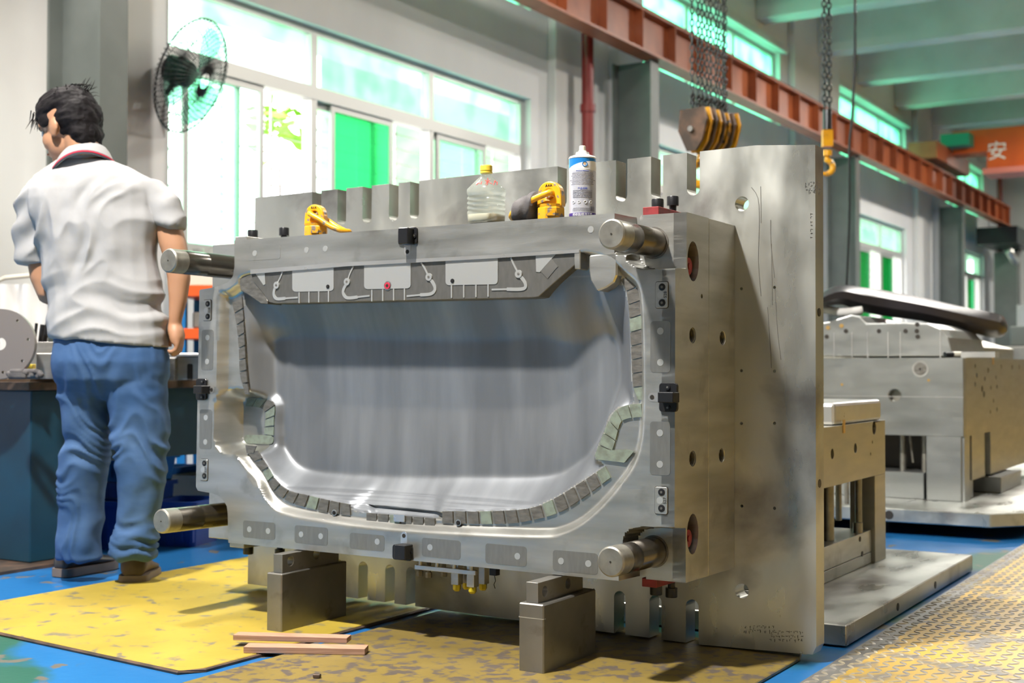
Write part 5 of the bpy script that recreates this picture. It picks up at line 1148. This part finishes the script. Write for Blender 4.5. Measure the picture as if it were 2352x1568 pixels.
# shelf rack with orange beams behind
rk = thing('shelf_rack', 'small rack with orange shelves and blue uprights behind the bench', 'shelf', pt(470, 1000, 7.7) * 1.0)
rk.location.z = 0; WM[rk.name] = Matrix.Translation(rk.location)
M_ORG = mat('orange_shelf_paint', (.85, .12, .02), 0, .4); M_BLU = mat('blue_upright_paint', (.01, .18, .50), 0, .4)
o_ = pt(418, 800, 7.7); Mx = Matrix.Translation((o_.x, o_.y, 0)) @ MY
for y0, y1 in ((655, 681), (754, 779)): G().box((-.02, -.01, pt(0, y1, 7.7).z), (1.1, .45, pt(0, y0, 7.7).z)).out('shelf_beam', M_ORG, rk, space=Mx, bevel=.004)
for xx in (0, 1.05): G().box((xx - .03, .0, 0), (xx + .02, .05, 1.19)).out('upright', M_BLU, rk, space=Mx); G().box((xx - .03, .40, 0), (xx + .02, .45, 1.19)).out('upright', M_BLU, rk, space=Mx)
G().box((-.03, .44, .2), (1.1, .46, 1.19)).out('back_panel', M_BLUEP, rk, space=Mx)
zs_ = pt(0, 754, 7.7).z; zs2 = pt(0, 655, 7.7).z
for k in range(3): t = G().box((.05 + .3 * k, .04, zs_ + .001), (.3 + .3 * k, .36, zs_ + .10)).out('parts_box', M_BLOCK, None, space=Mx, bevel=.01, origin=Mx @ Vector((.17 + .3 * k, .2, zs_))); tag(t, ('dark metal parts box at the left end of the lower orange shelf', 'dark metal parts box in the middle of the lower orange shelf', 'dark metal parts box at the right end of the lower orange shelf')[k], 'box', 'parts boxes on the orange shelf')
t = G().box((-.1, .03, zs2 + .001), (.6, .35, zs2 + .085)).out('cream_carton', mat('cream_carton_paper', (.75, .70, .60), 0, .7), None, space=Mx, bevel=.004, origin=Mx @ Vector((.2, .2, zs2))); tag(t, 'cream coloured flat carton on top of the orange shelf', 'box')
sp_ = thing('slotted_plate', 'pale steel plate with notched top standing on the cream carton behind the guide pin', 'steel plate', Mx @ Vector((.15, .15, zs2 + .086)))
G().prism([(-.07, 0), (.30, 0), (.30, .155), (.19, .155), (.19, .145), (.13, .145), (.13, .09), (.09, .09), (.09, .145), (.03, .145), (.03, .09), (-.01, .09), (-.01, .145), (-.07, .145)], .12, .17, lambda a_, b_, w: (a_, w, zs2 + .0855 + b_)).out('plate_body', M_STEELV, sp_, space=Mx, bevel=.002)
# white draped panel at far left
p0, p1 = pt(-30, 700, 6.4), pt(112, 700, 6.4)
wp = thing('draped_sheet', 'white draped sheet with thin tube frame behind the bench at the left edge', 'sheet', Vector((p0.x, p0.y, 0)).lerp(Vector((p1.x, p1.y, 0)), .5))
g = G(); 
a0 = [Vector((p0.x, p0.y, 0)).lerp(Vector((p1.x, p1.y, 0)), q) + DV * (.02 * math.sin(q * 17)) for q in np.linspace(0, 1, 22)]
zt2 = pt(0, 652, 6.4).z
g.add([p + U3 * z + DV * dd for dd in (0, .01) for z in (.02, zt2) for p in a0], [(i, i + 1, 22 + i + 1, 22 + i) for i in range(21)] + [(44 + i, 66 + i, 66 + i + 1, 44 + i + 1) for i in range(21)]).out('sheet', M_WHITE, wp, smooth=True, fix=False)
G().tube([a0[0] + U3 * .0, a0[0] + U3 * (zt2 - .01), a0[0].lerp(a0[-1], .3) + U3 * (zt2 + .03), a0[-1] + U3 * (zt2 + .05), a0[-1] + DV * .1 + U3 * (zt2 + .05)], .012, 8).out('tube_frame', mat('cream_tube', (.6, .57, .48), 0, .5), wp, smooth=True)
# crates under the bench
M_CRB = mat('blue_crate_plastic', (.006, .045, .30), 0, .4); M_CRL = mat('light_blue_crate_plastic', (.02, .20, .60), 0, .4)
M_TUB = mat('milky_tub_plastic', (.62, .66, .64), 0, .35, trans=.25)
def crate(px, py, w, dep, h, m, label, z=0., ribs=5, rz=YAW * .6, tap=.9):
    o = aZ(px, py, 0); o.z = z; t = thing('crate', label, 'crate', o, rz); M = Matrix.Translation(o) @ Matrix.Rotation(rz, 4, 'Z')
    g = G(); rs = []
    for k, zz, ins_ in ((tap, 0, 0), (1, h, 0), (1, h, .008), (tap, .01, .008)):
        x, y = w / 2 * k - ins_, dep / 2 * k - ins_; rs.append([(a_, b_ + dep / 2, zz) for a_, b_ in rrect(-x, -y, x, y, .02, 3)])
    g.rings(rs).out('shell', m, t, space=M)
    G().prism([(a_, b_ + dep / 2) for a_, b_ in rrect(-w / 2 - .012, -dep / 2 - .012, w / 2 + .012, dep / 2 + .012, .02, 3)], h - .02, h, lambda a_, b_, q: (a_, b_, q), [[(a_, b_ + dep / 2) for a_, b_ in rrect(-w / 2 + .01, -dep / 2 + .01, w / 2 - .01, dep / 2 - .01, .02, 3)]]).out('rim', m, t, space=M)
    for k in range(ribs):
        x = -w / 2 * .85 + w * .85 * k / max(1, ribs - 1); G().box((x - .006, -.006 + .5 * (1 - tap) * dep * .5, .02), (x + .006, .012 + .5 * (1 - tap) * dep * .5, h - .02)).out('rib', m, t, space=M)
    return t
crate(396, 1256, .20, .26, .19, M_CRB, 'dark blue plastic crate on the floor under the bench right of the jeans')
crate(246, 1262, .26, .10, .20, M_CRB, 'dark blue plastic crate on the floor between the two legs', rz=.2)
crate(262, 1226, .30, .26, .232, M_CRB, 'dark blue lower crate carrying the lighter blue crate between the legs', ribs=4, rz=.2)
crate(262, 1226, .32, .26, .12, M_CRL, 'lighter blue ribbed crate stacked behind between the legs', z=.234, ribs=6, rz=.2)
crate(436, 1196, .22, .26, .22, M_TUB, 'milky translucent plastic tub behind the dark crate under the bench', ribs=0)
crate(368, 1186, .20, .22, .25, M_CRL, 'light blue crate behind the right jeans leg', ribs=5)
# ------------------------------------------------------------ second mould (near right)
sy0, sy1 = 3.454, 5.0; sx1 = -1.06; szt = aX(1955, 1437, sx1).z; szt = max(.055, (CP + ray(1955, 1437) * (sy0 / ray(1955, 1437).y)).z)
m2 = thing('ejector_mold', 'steel mould half with open spacer bay standing behind the big plate at right', 'mold', (-1.5, 4.2, szt))
bp_ = bx('base_slab', (-2.3, sy0, .004), (sx1, sy1, szt), M_STEELV, None, bevel=.003, origin=(-1.7, 4.2, 0)); tag(bp_, 'thick bright steel slab lying on the floor under the small mould at right', 'steel plate')
for py_, px_ in ((1392, 2062), (1320, 2148)):
    q = aX(px_, py_, sx1); G().cyl((sx1 - .002, q.y, szt * .5), (sx1 + .0015, q.y, szt * .5), .012, n=12).out('tapped_hole', M_HOLE, bp_)
fx = aZ(2030, 1284, szt).x; fy1 = aZ(2030, 1284, szt).y; yb = lambda px: aX(px, 1000, fx).y; zz = lambda px, py: aX(px, py, fx).z
M_ST2 = mat('warm_machined_steel', (.46, .445, .39), .8, .38, (.40, .39, .34), 4, (1, 1, 5), (.3, .7), rvar=.06)
X0m = -2.2; ystart = 3.62
yA, yB_, yC = yb(2009), yb(2033), yb(2003)
z_pb = zz(2030, 1087); z_pt = zz(2027, 965); 
hs = []
for px, py, r in ((1912, 1042, .017), (1965, 1029, .017), (2008, 982, .024), (2004, 1015, .006), (2000, 1042, .006)): q = aX(px, py, fx); hs.append(circ(q.y, q.z, r, 16))
G().prism([(ystart, z_pb), (yB_, z_pb), (yB_, z_pt), (ystart, z_pt)], fx - .04, fx, lambda a, b, w: (w, a, b), hs).out('cavity_plate', M_ST2, m2, bevel=.002)
G().box((X0m, ystart, z_pb), (fx - .04, yB_, z_pt)).out('cavity_core', M_ST2, m2)
q0 = aX(1938, 979, fx); G().box((fx - .001, q0.y - .012, q0.z - .022), (fx + .002, q0.y + .012, q0.z + .022)).out('brass_plug', mat('brass', (.65, .42, .15), .8, .35), m2)
G().box((fx - .5, yb(1925), z_pt), (fx - .01, yB_ - .01, zz(2020, 918))).out('raised_core', M_BRIGHT, m2, bevel=.012, seg=2)
G().prism([(fx - .6, 0), (fx - .02, 0), (fx - .08, .12), (fx - .3, .14)], yb(1880), yb(1898), lambda a, b, w: (a, w, z_pt + b)).out('core_fin', M_STEEL, m2, bevel=.004)
G().box((fx - .09, yA, szt + .0005), (fx, yB_, z_pb)).out('spacer_post', M_ST2, m2, bevel=.0015)
G().box((X0m, yA, szt + .0005), (X0m + .3, yB_, z_pb)).out('spacer_post', M_ST2, m2)
G().box((X0m, ystart, szt + .0005), (X0m + .3, ystart + .1, z_pb)).out('spacer_post', M_ST2, m2)
z1_ = zz(2009, 1267); z2_ = zz(2009, 1217)
for a_, b_ in ((szt + .0005, z1_ - .001), (z1_ + .001, z2_)): G().box((X0m + .3, ystart, a_), (fx - .012, yA - .004, b_)).out('ejector_plate', M_STEEL, m2, bevel=.0015)
for px, py in ((1983, 1238), (1988, 1272), (1896, 1278), (1896, 1318)): q = aX(px, py, fx); G().cyl((fx - .013, q.y, q.z), (fx - .010, q.y, q.z), .009, n=12).out('tapped_hole', M_HOLE, m2)
for px, dx, r in ((1903, -.05, .018), (1926, -.20, .012), (1972, -.03, .012), (1945, -.35, .010)):
    yy = aX(px, 1150, fx + dx).y; G().cyl((fx + dx, yy, z2_), (fx + dx, yy, z_pb), r, n=16).out('return_pin', M_PINEND, m2, smooth=.6)
yy = aX(1970, 1200, fx - .03).y; G().cyl((fx - .03, yy, z2_), (fx - .03, yy, z2_ + .035), .017, n=16).out('pin_bush', M_PINEND, m2, smooth=.6)
G().box((fx - .30, ystart + .1, z2_), (fx - .28, yA, z_pb)).out('bay_shade_sheet', M_HOLE, m2)  # near-black sheet standing in for the shade inside the open bay
# ------------------------------------------------------------ third mould (far right) carrying a black bumper
cz0 = .06; cc = aZ(2275, 1212, cz0); sX, sY = cc.x, cc.y; stz = (CP + ray(2275, 1180) * (sY / ray(2275, 1180).y)).z
sl = G().prism([(-3.4, sY), (sX, sY), (sX + .13, sY + .16), (sX + .13, 9.2), (-3.4, 9.2)], cz0, stz, lambda u, v, w: (u, v, w)).out('base_slab', M_STEELV, None, bevel=.004, origin=(-2, 7.5, cz0)); tag(sl, 'dark edged thick steel slab under the far mould carrying the black bumper', 'steel plate')
for i, (x, y) in enumerate(((-1.6, 7.0), (-3.0, 7.0), (-1.6, 8.8), (-3.0, 8.8))):
    t = bx('wood_bearer', (x - .3, y - .06, 0), (x + .3, y + .06, cz0 - .001), M_RUST, bevel=.002, origin=(x, y, 0)); tag(t, 'dark low bearer under the far steel slab', 'bearer', 'bearers under the far slab')
q = aY(2042, 1190, sY); G().cyl((q.x, sY - .0015, (cz0 + stz) / 2), (q.x, sY + .002, (cz0 + stz) / 2), .02, n=14).out('tapped_hole', M_HOLE, sl)
m3 = thing('far_mold', 'long steel mould half at the far right with drilled side and a curved top edge', 'mold', (-2.2, 7.5, stz))
c3 = aZ(2215, 1153, stz); mX, mY = c3.x, c3.y; Zy = lambda py, Y_=None: aY(2200, py, mY).z; Xx = lambda px: aY(px, 1000, mY).x
zb3 = Zy(1003); zt3 = Zy(821); Ye = mY + 2.2
M_ST3 = mat('cool_machined_steel', (.33, .345, .34), .8, .34, (.42, .43, .42), 3, (1, 1, 3), (.3, .7), rvar=.06)
G().box((Xx(2127), mY, stz + .0005), (mX - .012, mY + .25, zb3)).out('spacer_post', M_ST3, m3, bevel=.003)
G().box((mX - .05, mY + .01, stz + .0005), (mX, mY + .12, zb3)).out('spacer_rib', M_ST3, m3)
G().box((mX - .06, mY + .17, stz + .09), (mX, mY + .46, zb3)).out('spacer_rib', M_ST2, m3); G().box((mX - .06, mY + .60, stz + .09), (mX, Ye, zb3)).out('spacer_rib', M_ST2, m3)
G().box((mX - .3, mY + .55, stz + .0005), (mX + .06, mY + 1.1, stz + .08)).out('clamp_block', M_ST3, m3, bevel=.003)
G().box((-3.2, mY + .03, stz + .0005), (Xx(2118), mY + .3, Zy(1090))).out('ejector_plate', M_ST3, m3, bevel=.003); G().box((-3.2, mY + .036, Zy(1118)), (Xx(2118) + .0, mY + .0362, Zy(1116))).out('plate_joint', M_HOLE, m3)
G().box((-3.2, mY + .35, stz + .0005), (Xx(2127), mY + .37, zb3)).out('bay_shade_sheet', M_HOLE, m3)  # dark sheet in place of the shade behind the spacer post
for px in (2055, 2106): G().cyl((Xx(px), mY + .15, Zy(1092)), (Xx(px), mY + .15, zb3), .016, n=14).out('return_pin', M_PINEND, m3, smooth=.6)
G().cyl((Xx(2075), mY + .12, zb3), (Xx(2082), mY + .12, Zy(1070)), .005, n=8).out('loose_pin', M_PINEND, m3)
hs = []
q = aY(2055, 908, mY); hs.append(circ(q.x, q.z, .03, 20))
G().prism([(-3.2, zb3), (mX, zb3), (mX, zt3), (-3.2, zt3)], mY, mY + .05, lambda a, b, w: (a, w, b), hs).out('front_plate', M_ST3, m3, bevel=.003)
q = aY(2114, 847, mY); G().prof((q.x, mY - .002, q.z), (q.x, mY + .01, q.z), [(0, .040), (1, .040)], 24).out('locating_ring', M_STEEL, m3); G().cyl((q.x, mY - .003, q.z), (q.x, mY, q.z), .030, n=24).cyl((q.x, mY - .006, q.z), (q.x, mY - .002, q.z), .012, n=16).out('sprue_seat', M_DARKST, m3); G().cyl((q.x, mY - .0068, q.z), (q.x, mY - .005, q.z), .006, n=12).out('sprue_hole', M_HOLE, m3)
for px, py in ((1934, 883), (2133, 873)): q = aY(px, py, mY); G().cyl((q.x, mY - .002, q.z), (q.x, mY, q.z), .007, n=10).out('brass_plug', MATS['brass'], m3)
zs3 = Zy(912); G().box((-3.2, mY - .0012, zs3 - .002), (mX, mY + .001, zs3 + .002)).out('plate_joint', M_BRIGHT, m3)
hs = []; rnd = random.Random(4)
for px, py in ((2240, 840), (2244, 862), (2262, 870), (2256, 893), (2270, 850), (2300, 842), (2288, 866), (2276, 890), (2282, 920), (2290, 888), (2325, 843), (2341, 843), (2240, 882), (2275, 945), (2290, 940), (2260, 905)):
    q = aX(px, py, mX); hs.append(circ(q.y, q.z, rnd.choice((.012, .014, .018)), 8))
G().prism([(mY + .05, zb3), (Ye, zb3), (Ye, zt3), (mY + .05, zt3)], mX - .03, mX, lambda a, b, w: (w, a, b), hs).out('side_plate', M_ST2, m3)
G().box((-3.2, mY + .05, zb3), (mX - .03, Ye, zt3)).out('mold_core', M_ST2, m3)
q = aX(2281, 828, mX); G().box((mX - .001, q.y - .02, q.z - .02), (mX + .002, q.y + .02, q.z + .02)).out('brass_plug', MATS['brass'], m3)
# upper tier with curved top
cu = [(1880, 818), (1880, 742), (1905, 738), (1955, 722), (1975, 726), (1990, 742), (2080, 740), (2130, 742), (2160, 755), (2178, 775), (2190, 818)]
poly = [(aY(x, y, mY + .14).x, max(zt3, aY(x, y, mY + .14).z)) for x, y in cu]
G().prism(poly, mY + .14, mY + .9, lambda a, b, w: (a, w, b)).out('core_tier', M_ST3, m3, bevel=.006, seg=2)
poly = [(mX - .12, zt3), (mX - .12, Zy(790)), (mX - .3, Zy(765)), (mX - 1, Zy(765)), (mX - 1, zt3)]
G().prism(poly, mY + .9, Ye - .3, lambda a, b, w: (a, w, b)).out('core_tier', M_ST2, m3, bevel=.006)
for px, py in ((1902, 752), (1933, 748)): q = aY(px, py, mY + .14); G().cyl((q.x, mY + .137, q.z), (q.x, mY + .14, q.z), .011, n=10).out('brass_plug', MATS['brass'], m3)
for px, py in ((1899, 773), (1943, 760), (2019, 760), (2080, 760), (2107, 745), (2106, 760), (2108, 773)): q = aY(px, py, mY + .14); G().cyl((q.x, mY + .137, q.z), (q.x, mY + .1405, q.z), .011, n=10).out('bore', M_HOLE, m3)
for px in (1916, 1957, 1993, 2040, 2068, 2160): q = aY(px, 790, mY + .14); G().box((q.x - .0025, mY + .138, zt3), (q.x + .0025, mY + .141, zt3 + .13)).out('plate_joint', M_BRIGHT, m3)
# bumper skin
M_BUMP = mat('black_bumper_plastic', (.03, .028, .036), 0, .36, (.05, .046, .055), 4, ramp=(.3, .7))
def P3(x, y, yy): return aY(x, y, yy)
top = [(1875, 690), (1900, 668), (1935, 655), (1990, 661), (2040, 668), (2120, 684), (2200, 702), (2270, 716), (2302, 724), (2314, 742)]
bot = [(1875, 705), (1900, 702), (1935, 699), (1970, 712), (2040, 725), (2120, 736), (2180, 750), (2240, 765), (2290, 775), (2306, 770)]
def yat(i): return mY + .10 + .11 * i
rows = []
n_ = len(top)
T1 = spline([(a, b, i) for i, (a, b) in enumerate(top)], 4); B1 = spline([(a, b, i) for i, (a, b) in enumerate(bot)], 4)
for (tx, ty, ti_), (bx_, by_, bi) in zip(T1, B1):
    yy = yat(ti_); a = P3(tx, ty, yy); b = P3(bx_, by_, yy - .02); m_ = a.lerp(b, .35) + Vector((.02, -.06, .0)); m2_ = a.lerp(b, .7) + Vector((.02, -.05, 0)); bk = a + Vector((-.12, .35, -.02))
    rows.append([bk, a + Vector((-.03, .06, .005)), a, m_, m2_, b, b + Vector((-.03, .05, -.0)), m2_ + Vector((-.03, .05, 0)), a + Vector((-.03, .06, -.012)), bk - Vector((0, 0, .012))])
bmp = G().rings(rows).out('bumper_cover', M_BUMP, None, smooth=.7, origin=(mX - .5, mY + .5, zt3 + .12)); tag(bmp, 'glossy black moulded bumper cover lying on the far mould', 'bumper')
# brush lying on the edge
a, b = P3(2170, 806, mY + .05), P3(2232, 808, mY + .16); a.z = b.z = zt3 + .016
br = thing('brush', 'small cream handled brush lying on the far mould corner', 'brush', a); G().cyl(a, a.lerp(b, .3), .013, n=10).out('bristles', M_BLACK, br); G().cyl(a.lerp(b, .3), a.lerp(b, .6), .014, n=12).out('handle', MATS['cream_plastic'], br, smooth=.6)
G().box((a.lerp(b, .65).x, a.lerp(b, .65).y - .03, zt3 + .001), (b.x + .12, b.y + .03, zt3 + .028)).out('ferrule', M_BRIGHT, br)
# rolled white cloth behind bumper
q = P3(1925, 731, mY + .3); t = G().tube(spline([q + Vector((-.25, 0, .02)), q + Vector((-.1, .02, .05)), q + Vector((.02, -.02, .03)), q + Vector((.12, .02, .04))], 4), [.022] * 13, 10).out('white_wrap', M_WHITE, None, smooth=True, origin=q); tag(t, 'white plastic wrap bundled under the left end of the black bumper', 'wrap')
# far machine and cabinet at the end of the hall
fm = thing('far_mold_block', 'dark grey machine block at the far right edge behind the bumper', 'machine', (0.6, 12.5, 0)); q = aY(2300, 780, 11.5)
G().box((q.x, 11.5, .009), (q.x + 1.6, 12.5, aY(2300, 795, 11.5).z)).out('machine_base', M_BLOCK, fm, bevel=.01); G().box((q.x + .05, 11.6, aY(2300, 795, 11.5).z), (q.x + 1.5, 12.4, aY(2300, 748, 11.5).z)).out('machine_top', M_COL, fm, bevel=.01)
cbn = thing('control_cabinet', 'pale cabinet with bright window at the far end wall', 'cabinet', (aY(2345, 700, 30).x, 30, 0)); q = aY(2335, 700, 30)
G().box((q.x, 30, 0), (q.x + .9, 30.6, aY(2335, 700, 30).z)).out('cabinet_body', M_FRAME, cbn, bevel=.01); G().box((q.x + .08, 29.99, 1.1), (q.x + .8, 30, aY(2335, 712, 30).z)).out('cabinet_door', M_WHITEDOT, cbn)
